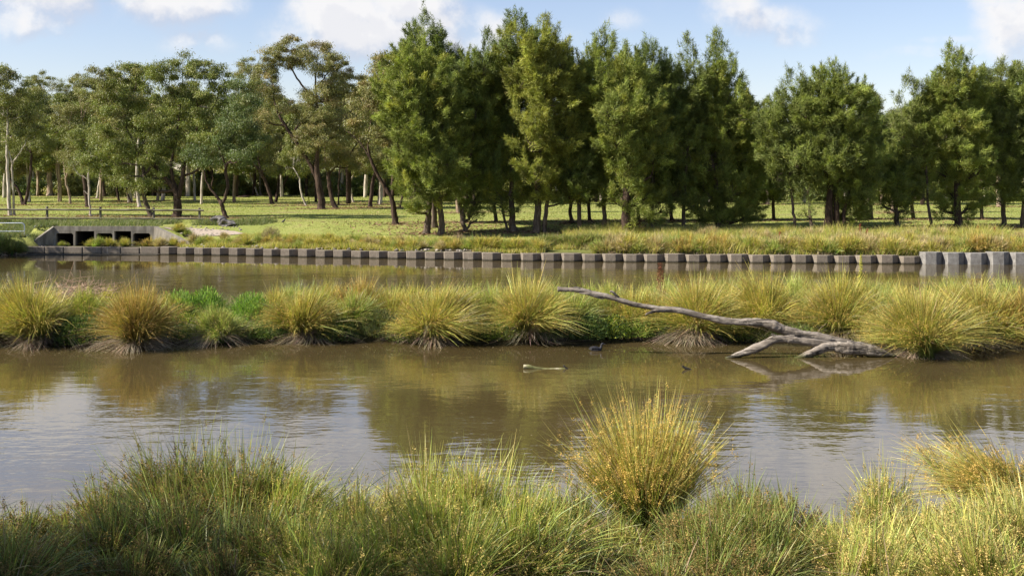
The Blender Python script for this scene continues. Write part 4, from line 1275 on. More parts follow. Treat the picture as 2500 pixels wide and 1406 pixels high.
for q in range(72):
    px = rs.uniform(420, 1170) if q % 3 else rs.uniform(880, 1160)
    x = (px - 1250) / FPX * 62
    y = wall_y(x) + .45 + .1 + abs(rs.normal()) * .35
    x = (px - 1250) / FPX * y
    put_stone(int(rs.integers(0, 2)), x, y, rs.uniform(.5, 1.35), 'pale stone on the wall, below the ' + near(px), 'stones along the long brown wall', .05)
for q in range(12):
    px = rs.uniform(65, 400)
    y = wall_y((px - 1250) / FPX * 66) + .4 + rs.uniform(0, 1.0)
    put_stone(0 if q % 2 else 1, (px - 1250) / FPX * y, y, rs.uniform(.3, .7), 'small stone on the sill before the culvert openings', 'stones before the culvert', .03)
def stone_field(name, spots, mat, label):
    src = rock('tmp', mat, (.14, .12, .09), 44, sub=1)
    me = src.data
    co = np.array([v.co[:] for v in me.vertices]); fa = np.array([p.vertices[:] for p in me.polygons])
    bpy.data.objects.remove(src)
    Vv, Tt = [], []
    for q, (x, y, s) in enumerate(spots):
        a_ = rs.uniform(0, 6.28); c_, s_ = math.cos(a_), math.sin(a_)
        P = co * s * np.array([1, 1, rs.uniform(.6, 1.1)])
        P = np.stack([P[:, 0] * c_ - P[:, 1] * s_ + x, P[:, 0] * s_ + P[:, 1] * c_ + y, P[:, 2] + float(zt(x, y)) + .03], -1)
        Vv.append(P); Tt.append(fa + q * len(co))
    tag(mk(name, np.vstack(Vv), None, np.vstack(Tt), mat), label, kind='stuff')


sp1, sp2 = [], []
for q in range(90):
    px, py = (rs.uniform(430, 590), rs.uniform(554, 566)) if q % 2 else (rs.uniform(440, 530), rs.uniform(571, 581))
    y = gy(px, py)
    sp1.append(((px - 1250) / FPX * y, y, rs.uniform(.4, 1.0)))
for q in range(150):
    px, y = rs.uniform(-40, 120), rs.uniform(68.3, 72.5)
    sp2.append(((px - 1250) / FPX * y, y, rs.uniform(.6, 1.5)))
stone_field('loose_stones', sp1, stone, 'grey stones scattered over the pinkish gravel apron')
stone_field('riprap', sp2, stone2, 'bluish riprap stones above the left culvert wing')
for (px, s) in ((1224, .85), (1347, .7)):
    y = wall_y((px - 1250) / FPX * 60) + .55
    put_stone(0, (px - 1250) / FPX * y, y - .45, s, 'lone pale stone resting on the wall top' + (' nearer the she-oaks pair' if px < 1300 else ' by the shaded inlet'), 'stones along the long brown wall', .12)

for q in range(3):
    if first[q]: bpy.data.objects.remove(sp_[q])
# earth mound under the white gum, yellow tree guard
y = gy(596, 482)
p = at(596, 482, y)
o = rock('earth_mound', simple_mat('red_earth', [(.3, (.16, .085, .05)), (.7, (.32, .19, .12))], 8, bs=.8, bd=.03), (.95, .8, .32), 61, sub=3, loc=(p[0], y, float(zt(p[0], y)) - .02))
tag(o, 'small mound of reddish earth at the foot of the bright white gum', 'mound')
y = gy(755, 497)
p = at(755, 497, y)
yel = newmat('yellow_plastic', .5, .4)
bsdf(yel).inputs['Base Color'].default_value = (.62, .60, .04, 1)
m = MB()
m.tube([(p[0], y, p[2] - .1), (p[0] - .04, y, p[2] + .3), (p[0] - .08, y, p[2] + .75)], [.09, .07, .05], 4)
tag(m.build('tree_guard', yel, None, loc=(p[0], y, p[2])), 'small yellow tree guard on the lawn left of the tall open-crowned gum', 'tree guard')

# parked cars and a shed glimpsed through the trunks
def car(px, py, D, colr, label, rz=0.0):
    p = at(px, py, D)
    z0 = float(zt(p[0], D))
    e = tag(empty('parked_car', (p[0], D, z0)), label, 'car', 'cars glimpsed behind the park')
    mt = newmat('car_paint', .3, .5); bsdf(mt).inputs['Base Color'].default_value = (*colr, 1)
    gl = newmat('car_glass', .1, .5); bsdf(gl).inputs['Base Color'].default_value = (.02, .025, .03, 1)
    ty = newmat('tyre', .9, .2); bsdf(ty).inputs['Base Color'].default_value = (.015, .015, .015, 1)
    prof = [(-2.2, .35), (-2.25, .75), (-2.1, .95), (-1.55, 1.0), (-.95, 1.42), (.65, 1.45), (1.25, 1.02), (2.05, .88), (2.25, .65), (2.2, .35)]
    m = MB(); n = len(prof)
    Vv = []
    for w_, ins in ((-.85, 0), (-.8, 1), (.8, 1), (.85, 0)):
        for (a_, b_) in prof:
            Vv.append((p[0] + a_ * (1 if not ins else .995), D + w_ * (1 if b_ < 1.05 else .82), z0 + b_ + (0 if not ins else .01)))
    Q = [(k * n + i, k * n + (i + 1) % n, (k + 1) * n + (i + 1) % n, (k + 1) * n + i) for k in range(3) for i in range(n)]
    T = [(0, i + 1, i) for i in range(1, n - 1)] + [(3 * n, 3 * n + i, 3 * n + i + 1) for i in range(1, n - 1)]
    m.add(Vv, Q, T); m.build('body', mt, e)
    for sgn in (-1, 1):
        m = MB()
        yy = D + sgn * .79
        m.add([(p[0] - 1.35, yy + sgn * .02, z0 + 1.02), (p[0] + 1.05, yy + sgn * .02, z0 + 1.02), (p[0] + .55, yy - sgn * .10, z0 + 1.38), (p[0] - .88, yy - sgn * .10, z0 + 1.36)], [(0, 1, 2, 3)])
        m.build('side_window', gl, e)
        for wx in (-1.4, 1.4):
            m = MB(); m.tube([(p[0] + wx, D + sgn * .66, z0 + .32), (p[0] + wx, D + sgn * .88, z0 + .32)], .32, 16); m.build('wheel', ty, e)


car(868, 470, 186, (.30, .30, .30), 'white car partly hidden beyond the kinked white gum')
car(1088, 468, 186, (.34, .36, .40), 'white car glimpsed right of the pale-trunked she-oaks')
car(2475, 478, 176, (.40, .42, .45), 'white car glimpsed beyond the right-edge she-oaks')
car(2405, 480, 180, (.45, .48, .52), 'grey car glimpsed left of the white one at the right edge')

# ------------------------------------------------------------------ lawn grass: short blades over the near part of the park, longer fringe on the bank
def grass_blades(r, X, Y, h, w, cols, lean=.35):
    n = len(X)
    Z_ = zt(X, Y)
    P = np.stack([X, Y, Z_ - .01], -1)
    a_ = r.uniform(0, 6.28, n)
    s = np.stack([np.cos(a_), np.sin(a_), 0 * a_], -1) * (w * r.uniform(.6, 1.4, n))[:, None]
    tip = P + np.stack([r.normal(size=n) * lean, r.normal(size=n) * lean, np.ones(n)], -1) * (h * r.uniform(.5, 1.3, n))[:, None]
    V = np.stack([P - s, P + s, tip], 1).reshape(-1, 3)
    c = np.array(cols)[r.integers(0, len(cols), n)] * (1 + r.normal(size=(n, 1)) * .11)
    return V, np.arange(n * 3).reshape(-1, 3), np.repeat(np.clip(c, .01, .8), 3, 0)


rg = np.random.default_rng(17)
n = 230000
Yg = 66 + (rg.random(n) ** 1.25) * 100
Xg = rg.uniform(-.47, .47, n) * Yg
keep = (Yg > wall_y(Xg) + 2.0) & ~((Xg > -28.8) & (Xg < -19) & (Yg < 69.2)) & ~((Xg > -22) & (Xg < -16) & (Yg < 74.2))
pn = hnoise(Xg, Yg, .5, 33)
keep &= rg.random(n) < np.clip(.75 + pn * .8, .15, 1)
TB = np.array([(q[0], q[1]) for q in BASES])
dmin = np.full(len(Xg), 99.0)
for tb in TB:
    dmin = np.minimum(dmin, np.hypot((Xg - tb[0]) / 1.6, Yg - tb[1]))
keep &= rg.random(n) < np.clip((dmin - .5) / 1.2, .05, 1)
Xg, Yg = Xg[keep], Yg[keep]
V, T, c = grass_blades(rg, Xg, Yg, .055 + .0004 * (Yg - 60), .022 + .0002 * (Yg - 60), [(.23, .27, .065), (.29, .305, .08), (.36, .34, .11), (.20, .245, .055)])
tag(mk('lawn_grass', V, None, T, M['grass'], c), 'short green park lawn grass', kind='stuff')
# fallen leaves and bark under the gums
Vl, cl_ = [], []
for q in BASES:
    m_ = 520 if q[2] == 'gum' else 420
    a_, rr2 = rg.uniform(0, 6.28, m_), np.abs(rg.normal(size=m_)) * 1.7
    x_, y_ = q[0] + np.cos(a_) * rr2 * 1.9, q[1] + np.sin(a_) * rr2
    z_ = zt(x_, y_) + .02 + rg.random(m_) * .03
    P = np.stack([x_, y_, z_], -1)
    d_ = unit(rg.normal(size=(m_, 3)) * np.array([1, 1, .25])); s_ = unit(np.cross(d_, rg.normal(size=(m_, 3)) * .3 + np.array([0, 0, 1])))
    L2 = rg.uniform(.07, .20, (m_, 1))
    Vl.append(np.stack([P - d_ * L2, P + s_ * .035, P + d_ * L2, P - s_ * .035], 1).reshape(-1, 3))
    c_ = np.array([(.22, .13, .075), (.30, .20, .12), (.13, .08, .05)])[rg.integers(0, 3, m_)]
    cl_.append(np.repeat(c_, 4, 0))
Vl = np.vstack(Vl)
tag(mk('leaf_litter', Vl, np.arange(len(Vl)).reshape(-1, 4), None, M['thatch'], np.vstack(cl_)), 'brown leaf and bark litter strewn round the tree bases', kind='stuff')
# longer soft grass just behind the culvert and under the fence
n = 42000
Xf = rg.uniform(-36, -15.5, n)
Yf = 69.0 + rg.random(n) ** .8 * 6.8
le_ = (rg.random(n) < .3)
Xf = np.where(le_, rg.uniform(-36, -27.6, n), Xf)
Yf = np.where(le_, 66.6 + rg.random(n) * 4, Yf)
le_ = le_ & (Xf < -27.6 - (68.1 - Yf) * .55)
Yf = np.where(~le_ & (Yf < 69), 70, Yf)
keep = hnoise(Xf, Yf, 1.4, 44) > -.22
keep &= ~((Xf > -21.5) & (Yf < 73.6))
Xf, Yf = Xf[keep], Yf[keep]
V, T, c = grass_blades(rg, Xf, Yf, .34 * (.7 + .6 * (hnoise(Xf, Yf, 1.9, 45) + .3)), .02, [(.13, .17, .06), (.20, .22, .09), (.26, .25, .13), (.10, .14, .05)], .5)
tag(mk('verge_grass', V, None, T, M['grass'], c), 'longer soft grass under the rail fence', kind='stuff')
# rough herbage covering the bank behind the wall
n = 150000
Xf = rg.uniform(-19.0, 33, n)
Yf = wall_y(Xf) + .55 + rg.random(n) * np.where(Xf > 3, 9.5, 4.0)
Xl = (1450 - 1250) / FPX * Yf
gap = (Xf > 1.7) & (Xf < 4.2) & (Yf < wall_y(Xf) + 1.7)
keep = ~gap & (hnoise(Xf, Yf, 1.1, 46) > -.5) & ~((Xf < -16.2) & (Yf > 66.2))
Xf, Yf = Xf[keep], Yf[keep]
hh = np.where(Xf > 4, .60, .34) * (.8 + .7 * hnoise(Xf, Yf, 1.7, 47))
V, T, c = grass_blades(rg, Xf, Yf, np.clip(hh, .08, .8), .016, [(.34, .36, .08), (.48, .42, .11), (.50, .40, .17), (.22, .30, .06), (.56, .47, .22), (.44, .42, .09)], .45)
tag(mk('bank_herbage', V, None, T, M['grass'], c), 'mixed green and straw-coloured grass cover on the far bank', kind='stuff')

# ------------------------------------------------------------------ rush tussocks
PAL = {  # foot, middle, tip, seed colour
    'gold': ((.075, .085, .03), (.21, .27, .055), (.50, .43, .11), (.37, .25, .07)),
    'orange': ((.07, .07, .028), (.20, .22, .05), (.47, .34, .10), (.42, .26, .08)),
    'lime': ((.06, .10, .03), (.18, .28, .055), (.38, .41, .11), (.36, .31, .10)),
    'green': ((.045, .085, .028), (.12, .21, .042), (.36, .38, .075), (.40, .31, .10)),
    'tan': ((.10, .08, .05), (.30, .26, .11), (.52, .43, .22), (.40, .30, .14)),
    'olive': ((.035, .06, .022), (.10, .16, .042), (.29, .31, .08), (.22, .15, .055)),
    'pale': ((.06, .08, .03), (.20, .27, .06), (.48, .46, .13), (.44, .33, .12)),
    'amber': ((.06, .10, .03), (.22, .28, .06), (.55, .46, .13), (.50, .34, .10)),
}


def ribbons(P, S, Wd):
    """P (n,k,3) centre lines, S (n,3) side directions, Wd (n,k) widths"""
    n, k, _ = P.shape
    off_ = S[:, None] * Wd[..., None] * .5
    V = np.stack([P - off_, P + off_], 2).reshape(-1, 3)
    i = np.arange(n)[:, None] * (2 * k) + np.arange(k - 1)[None] * 2
    Q = np.stack([i, i + 1, i + 3, i + 2], -1).reshape(-1, 4)
    return V, Q


def stems(r, c0, n, r0, h, spread, droop, wid, pal, k=5, lean=(0, 0), pw=.8, lv=.3, hue=.16):
    az = r.uniform(0, 2 * np.pi, n)
    nb_ = 20                                                     # stems stand in sheaves
    bz, bu = r.uniform(0, 2 * np.pi, nb_), r.random(nb_) ** pw
    bi = r.integers(0, nb_, n)
    u = r.random(n) ** pw
    sh = r.random(n) < .55
    az = np.where(sh, bz[bi] + r.normal(size=n) * .20, az)
    u = np.where(sh, np.clip(bu[bi] + r.normal(size=n) * .09, 0, 1), u)
    tilt = spread * u
    dirv = np.stack([np.cos(az) * np.sin(tilt), np.sin(az) * np.sin(tilt), np.cos(tilt)], -1) + np.array([lean[0], lean[1], 0])
    dirv = unit(dirv + r.normal(size=(n, 3)) * .085)
    base = np.array(c0) + np.stack([np.cos(az) * u, np.sin(az) * u, 0 * u], -1) * r0 * r.random((n, 1)) ** .3
    base[:, :2] += (r.normal(size=(nb_, 2)) * r0 * .9)[bi] * (sh * .8 + .2)[:, None]
    base[:, 2] += r.uniform(-.05, .03, n)
    rag = .5 + .5 * np.sin(az * 3 + r.uniform(0, 6)) * np.sin(az * 7 + u * 5 + r.uniform(0, 6))
    L = h * (1 - .16 * rag) * (1 - lv * r.random(n) ** 1.3) * (1.0 + .07 * r.normal(size=n)) * (1 - .16 * u)
    L = L * np.where(sh, r.uniform(.62, 1.12, nb_)[bi], r.uniform(.8, 1.05, n))
    t_ = np.linspace(0, 1, k)
    outd = np.stack([np.cos(az), np.sin(az), 0 * az], -1) + np.array([lean[0], lean[1], 0]) * .8
    dr = droop * (.3 + u) * r.uniform(.3, 1.9, n)
    P = base[:, None] + dirv[:, None] * (L[:, None] * t_[None])[..., None] + outd[:, None] * (dr[:, None] * L[:, None] * t_[None] ** 2 * .5)[..., None]
    P[..., 2] -= (dr * L)[:, None] * t_[None] ** 2.4 * .45
    P[..., 2] = np.maximum(P[..., 2], c0[2] - .1)
    side = unit(np.cross(dirv, r.normal(size=(n, 3))))
    Wv = wid * r.uniform(.7, 1.35, n)[:, None] * np.array([1.0] * (k - 2) + [.75, .12])[None]
    V, Q = ribbons(P, side, Wv)
    a_, b_, c_ = [np.array(q) for q in pal[:3]]
    w1 = np.clip(t_ / .35, 0, 1)[None, :, None]
    w2 = (np.clip((t_ - .35) / .5, 0, 1))[None, :, None]
    col = a_ * (1 - w1) + b_ * w1 * (1 - w2) + c_ * w2
    mixg = (r.random((n, 1, 1)) < .25) * .6                      # some stems stay green to the tip
    col = col * (1 - mixg) + b_ * .95 * mixg
    col = col * (1 + .22 * r.normal(size=nb_)[bi] * sh)[:, None, None]
    deadm = (r.random((n, 1, 1)) < .07)
    col = np.where(deadm, np.array([.40, .31, .19]) * (.6 + .4 * t_[None, :, None]), col)
    col = col * (1 + r.normal(size=(n, 1, 1)) * .2) * (1 + r.normal(size=(n, 1, 3)) * hue * .5)
    col = np.clip(col, .008, .8)
    C_ = np.repeat(col, 2, 1).reshape(-1, 3)
    return V, Q, C_, P, L


def tussock(c0, n, r0, h, spread, palname, label=None, group=None, droop=.62, wid=.010, lean=(0, 0), seed=0, thatch=.25, seeds=.5, k=6, seed_size=.016, seed_n=8, th_h=.46, name='rush_tussock', loc=None, pw=1.0, seed_t=(.62, .93), lv=.35):
    r = np.random.default_rng(seed)
    e = tag(empty(name, c0), label, 'rush tussock', group)
    pal = PAL[palname]
    V, Q, C_, P, L = stems(r, c0, n, r0, h, spread, droop, wid, pal, k, lean, pw, lv)
    mk('stems', V, Q, None, M['rush'], C_, False, e)
    if thatch:
        nd = int(n * thatch * 1.9)
        dp = ((.10, .075, .05), (.24, .185, .12), (.42, .34, .24))
        nd = int(nd * r.uniform(.5, 1.0)); th_h *= r.uniform(.75, 1.2)
        V, Q, C_, _, _ = stems(r, (c0[0] + r.normal() * r0 * .7, c0[1] + r.normal() * r0 * .4, c0[2]), nd, r0 * 1.15, h * th_h, min(spread * 1.2, 1.0), 1.5, wid * .62, dp, 6, (lean[0] * .5, lean[1] * .5), .8)
        mk('dead_thatch', V, Q, None, M['thatch'], C_, False, e)
    if seeds:
        ns = int(n * seeds)
        idx = r.choice(n, ns, replace=False)
        t0 = r.uniform(seed_t[0], seed_t[1], ns)
        f = t0 * (k - 1)
        i0 = np.minimum(f.astype(int), k - 2)
        pos = P[idx, i0] * (1 - (f - i0))[:, None] + P[idx, i0 + 1] * (f - i0)[:, None]
        m_ = seed_n
        pp = np.repeat(pos, m_, 0) + r.normal(size=(ns * m_, 3)) * seed_size * np.array([1.1, 1.1, 2.3])
        d1 = sph(len(pp), r) * seed_size * r.uniform(.5, 1.1, (len(pp), 1))
        d2 = sph(len(pp), r) * seed_size * .55
        V = np.stack([pp - d1, pp + d2, pp + d1, pp - d2], 1).reshape(-1, 3)
        c = np.array(pal[3]) * (1 + np.repeat(r.normal(size=(ns, 1)) * .28, m_, 0)) * (1 + r.normal(size=(len(pp), 1)) * .2)
        mk('seed_heads', V, np.arange(len(pp) * 4).reshape(-1, 4), None, M['seed'], np.repeat(np.clip(c, .01, .8), 4, 0), False, e)
    return e


def tpx(px, by, ty, hw, pal, label, dens=1.0, lean=(0, 0), seed=0, **kw):
    """tussock from its picture footprint: base row by, top row ty, half width hw"""
    y = gy(px, by)
    p = at(px, by, y)
    z0 = max(float(zt(p[0], y)), -.05)
    c0 = (p[0], y, z0)
    h = ((by - ty) / FPX * y) * 1.20
    w = hw / FPX * y
    spread = min(.76, math.atan2(w * .95, h * .74))
    return tussock(c0, int(3900 * dens), max(.09, w * .22), h, spread, pal, label, None, lean=lean, seed=seed or int(px * 3 + by), **kw)


ISL = [
    (-190, 836, 690, 95, 'gold', 'golden rush tussock beyond the left edge of the view', .8, (0, 0), {}),
    (2650, 846, 690, 105, 'gold', 'golden rush tussock just beyond the right edge of the view', .9, (0, 0), {}),
    (2810, 840, 690, 100, 'orange', 'orange rush tussock further beyond the right edge of the view', .8, (0, 0), {}),
    (72, 838, 672, 98, 'gold', 'broad golden rush tussock filling the left end of the island', 1.2, (0, 0), {}),
    (-35, 832, 690, 70, 'gold', 'golden rush tussock cut by the left edge of the island', .7, (0, 0), {}),
    (202, 812, 700, 62, 'green', 'soft green rush tussock between the golden and the orange ones, below dry twigs', .7, (0, 0), {}),
    (342, 848, 672, 84, 'orange', 'orange-brown rush tussock standing out in the water on a narrow foot', 1.2, (0, 0), dict(thatch=.32)),
    (540, 831, 742, 66, 'lime', 'small lime rush tussock with a big straw-coloured skirt of dead stems', .7, (0, 0), dict(thatch=.7, th_h=.8)),
    (738, 824, 690, 98, 'gold', 'orange-gold rush tussock leaning right beside the green weeds', 1.2, (.12, 0), dict(thatch=.4)),
    (880, 800, 668, 72, 'orange', 'tall orange-tipped rush tussock set back behind its neighbours', 1.0, (0, 0), dict(thatch=.1)),
    (1055, 826, 682, 118, 'gold', 'widest golden rush tussock, swept to the right like a fan', 1.7, (.28, -.04), dict(droop=.6, thatch=.3)),
    (1285, 820, 668, 88, 'gold', 'upright golden rush tussock right of the fan-shaped one', 1.2, (0, 0), {}),
    (1395, 805, 712, 62, 'green', 'green rush tussock under the cut end of the fallen limb', .8, (0, 0), dict(thatch=.1)),
    (1545, 800, 688, 92, 'pale', 'pale straw rush tussock behind the thin half of the fallen limb', 1.0, (.05, 0), dict(thatch=.2)),
    (1700, 830, 664, 118, 'gold', 'large golden rush tussock crossed by the middle of the fallen limb', 1.7, (0, 0), dict(thatch=.5)),
    (1872, 808, 660, 100, 'gold', 'golden rush tussock directly above the thick bend of the fallen limb', 1.3, (0, 0), dict(thatch=.3)),
    (2045, 822, 655, 118, 'gold', 'golden rush tussock with grey thatch right above the limb forks', 1.6, (0, 0), dict(thatch=.6)),
    (2250, 868, 682, 116, 'gold', 'rush tussock standing in the water at the root end of the fallen limb', 1.7, (0, 0), dict(thatch=.4)),
    (2400, 842, 668, 100, 'gold', 'golden rush tussock right of the one standing in the water', 1.3, (.05, 0), dict(thatch=.6)),
    (2505, 842, 690, 80, 'orange', 'olive-gold rush tussock cut by the right edge of the island', 1.1, (0, 0), dict(thatch=.4)),
]
rl = np.random.default_rng(3)
for q in ISL:
    tpx(q[0], q[1], q[2], q[3], q[4], q[5], q[6], (q[7][0] + rl.normal() * .09, q[7][1] + rl.normal() * .05), **q[8])
ILM = [(75, 'broad leftmost golden one'), (202, 'soft green one'), (342, 'orange-brown one'), (540, 'lime one with straw skirt'), (738, 'orange-gold leaning one'), (880, 'tall orange-tipped one'), (1055, 'fan-shaped one'), (1285, 'upright golden one'), (1395, 'cut end of the limb'),
       (1545, 'pale straw one'), (1700, 'one crossed by the limb'), (1872, 'bend of the limb'), (2045, 'limb forks'), (2250, 'one standing in the water'), (2400, 'golden one beside it, right'), (2505, 'right-edge one')]


def near_i(px):
    return min(ILM, key=lambda q: abs(q[0] - px))[1]

back = [(-5, 770, 690, 60, 'gold'), (130, 775, 700, 50, 'tan'), (265, 775, 695, 55, 'gold'), (700, 770, 690, 60, 'lime'), (800, 770, 682, 50, 'gold'), (960, 772, 690, 50, 'green'), (1010, 770, 690, 52, 'gold'), (1140, 770, 688, 55, 'lime'), (1200, 772, 692, 50, 'gold'), (1340, 768, 680, 50, 'lime'),
        (1440, 772, 690, 55, 'green'), (1490, 768, 682, 50, 'pale'), (1620, 770, 672, 55, 'lime'), (1760, 768, 668, 60, 'lime'), (1800, 775, 680, 50, 'gold'), (1950, 768, 665, 55, 'lime'), (1990, 772, 675, 50, 'gold'), (2130, 770, 668, 60, 'lime'), (2180, 775, 680, 55, 'gold'), (2310, 772, 668, 60, 'lime'), (2350, 768, 665, 50, 'gold'), (2460, 775, 680, 60, 'lime')]
blb = {'gold': 'golden rush tussock in the back row of the island', 'tan': 'straw-coloured rush tussock in the back row of the island', 'lime': 'lime-tipped rush tussock in the back row of the island',
       'green': 'green rush tussock in the back row of the island', 'pale': 'pale rush tussock in the back row of the island'}
for q in back:
    e = tpx(q[0], q[1], q[2], q[3], q[4], blb[q[4]].replace(' in the back row of the island', ', island back row, behind the ' + near_i(q[0])), .5, thatch=.15, seeds=.25)
    e['group'] = 'rush tussocks in the back row of the island'

rr_ = np.random.default_rng(55)
px = -20
while px < 2540:
    pal_ = str(rr_.choice(['gold', 'lime', 'gold', 'green'])) if px > 640 else str(rr_.choice(['green', 'gold', 'lime']))
    if not 405 < px < 650:
        e = tpx(px, rr_.uniform(785, 812), (rr_.uniform(684, 700) if px > 640 else rr_.uniform(700, 725)), rr_.uniform(46, 72), pal_, {'gold': 'golden', 'lime': 'lime-tipped', 'green': 'green'}[pal_] + ' rush tussock, island middle row, near the ' + near_i(px), .5, thatch=.1, seeds=.4, lean=(rr_.uniform(-.2, .25), 0))
        e['group'] = 'rush tussocks in the middle row of the island'
    px += rr_.uniform(40, 58)

# leafy weeds, dry twigs and dock on the island
def weed(c0, w, h, n, L, wd, cols, label, cat, seed, up=.8, name='leafy_weed', group=None, stalks=14):
    r = np.random.default_rng(seed)
    e = tag(empty(name, c0), label, cat, group)
    d = sph(n, r)
    d[:, 2] = np.abs(d[:, 2])
    rad = r.uniform(.25, 1, n) ** .5
    P = np.array(c0) + d * rad[:, None] * np.array([w, min(w, .7), h])
    dr = unit(d * .8 + np.array([0, 0, up]) + r.normal(size=(n, 3)) * .5)
    s = unit(np.cross(dr, r.normal(size=(n, 3))))
    Ln = L * r.uniform(.6, 1.4, n)
    Pc = np.stack([P, P + dr * (Ln * .5)[:, None], P + dr * (Ln * .9)[:, None] + np.array([0, 0, -1]) * (Ln * .28)[:, None]], 1)
    V, Q = ribbons(Pc, s, wd * r.uniform(.7, 1.3, n)[:, None] * np.array([[.7, 1.0, .1]]))
    c = np.array(cols)[r.integers(0, len(cols), n)] * (1 + r.normal(size=(n, 1)) * .2)
    mk('leaves', V, Q, None, M['grass'], np.repeat(np.clip(c, .01, .7), 6, 0), False, e)
    if stalks:
        m = MB()
        for q in range(stalks):
            k_ = r.integers(0, n)
            m.tube(catmull([np.array(c0) + [r.normal() * w * .2, r.normal() * .1, -.05], (np.array(c0) + P[k_]) / 2 + [0, 0, .05], P[k_]], 3), .005, 4, cap=False)
        st = newmat('weed_stalk', .8, .2); bsdf(st).inputs['Base Color'].default_value = (.12, .14, .05, 1)
        m.build('stalks', st, e)
    return e


def wpx(px, by, ty, hw, *a, **k_):
    y = gy(px, by); p = at(px, by, y)
    return weed((p[0], y, max(.02, float(zt(p[0], y)))), hw / FPX * y, (by - ty) / FPX * y, *a, **k_)


BRG = [(.20, .34, .05), (.14, .26, .04), (.28, .38, .08), (.10, .18, .035)]
YGR = [(.24, .30, .04), (.32, .34, .05), (.14, .22, .03)]
DKG = [(.06, .11, .03), (.10, .16, .04), (.16, .20, .06), (.04, .07, .02)]
wpx(440, 800, 712, 62, 2600, .22, .018, BRG, 'bright green broad-bladed grass clump right of the orange tussock', 'weed clump', 3)
wpx(505, 795, 705, 50, 2000, .24, .016, BRG, 'bright green grass clump with arching seed stalks behind the lime tussock', 'weed clump', 4)
wpx(612, 800, 718, 58, 2400, .22, .016, BRG, 'bright green grass clump left of the orange-gold leaning tussock', 'weed clump', 5)
wpx(455, 806, 765, 40, 1200, .12, .02, YGR, 'yellow-green weed low in front of the bright grass clumps', 'weed clump', 6)
wpx(205, 836, 768, 70, 3600, .09, .018, DKG, 'dark leafy weed low on the bank below the soft green tussock', 'weed clump', 7)
wpx(830, 830, 775, 50, 1800, .10, .016, DKG, 'dark leafy weed at the water right of the orange-gold leaning tussock', 'weed clump', 8)
wpx(930, 820, 760, 55, 2000, .18, .010, [(.12, .15, .06), (.20, .19, .09), (.08, .11, .04)], 'grey-green fine weed left of the fan-shaped tussock', 'weed clump', 9)
wpx(1440, 825, 768, 55, 2800, .08, .02, DKG, 'dark leafy weed at the waterline below the cut end of the limb', 'weed clump', 10)
wpx(1500, 823, 770, 48, 2400, .08, .02, YGR + DKG, 'mixed yellow-green weed at the waterline left of the dark hummock', 'weed clump', 11)
wpx(1562, 822, 775, 42, 2200, .07, .022, [(.22, .32, .06), (.30, .36, .10), (.16, .24, .05)], 'fresh light green creeping weed right above the dark hummock', 'weed clump', 12)
wpx(1320, 822, 785, 46, 1000, .12, .014, DKG, 'dark weed at the foot of the upright golden tussock', 'weed clump', 13)
rw = np.random.default_rng(29)
for k, px in enumerate((12, 150, 268, 400, 488, 600, 660, 800, 985, 1170, 1225, 1355, 1620, 1790, 1940, 2150, 2340, 2460)):
    nm_ = near_i(px)
    wpx(px, float(rw.uniform(822, 832)), float(rw.uniform(775, 792)), float(rw.uniform(38, 56)), 1500, .12, .014, [DKG, DKG + YGR, [(.12, .18, .05), (.20, .26, .07), (.26, .24, .12)]][k % 3],
        ['dark green', 'mottled green', 'greyish green'][k % 3] + ' weed at the waterline, near the ' + nm_, 'weed clump', 500 + k, group='weeds along the island waterline')
y = gy(185, 800); p = at(185, 800, y)
r = np.random.default_rng(77)
e = tag(empty('dry_twig_bush', (p[0], y + 1.2, .05)), 'dry pinkish tangle of bare twigs above the soft green tussock', 'dead shrub')
m = MB(); y += 1.2
tops = at(185, 705, y)
for q in range(150):
    ctr = np.array([tops[0] + r.normal() * .55, y + r.normal() * .35, tops[2] - .10 + r.normal() * .13])
    d = unit(np.array([r.normal() * 1.2, r.normal() * .6, abs(r.normal()) * .75]))
    L_ = r.uniform(.25, .75)
    m.tube(catmull([ctr, ctr + d * L_ * .5 + r.normal(size=3) * .05, ctr + d * L_ + np.array([0, 0, .07])], 3), np.linspace(.007, .003, 7), 4, cap=False)
for q in range(16):
    a_ = np.array([p[0] + r.normal() * .25, y + r.normal() * .15, .0])
    b_ = np.array([tops[0] + r.normal() * .6, y + r.normal() * .3, tops[2] - .1])
    m.tube(catmull([a_, (a_ + b_) / 2 + r.normal(size=3) * .1, b_], 4), np.linspace(.014, .006, 9), 5, cap=False)
m.build('twigs', simple_mat('dry_twig', [(.3, (.24, .15, .10)), (.7, (.46, .33, .23))], 12), e)


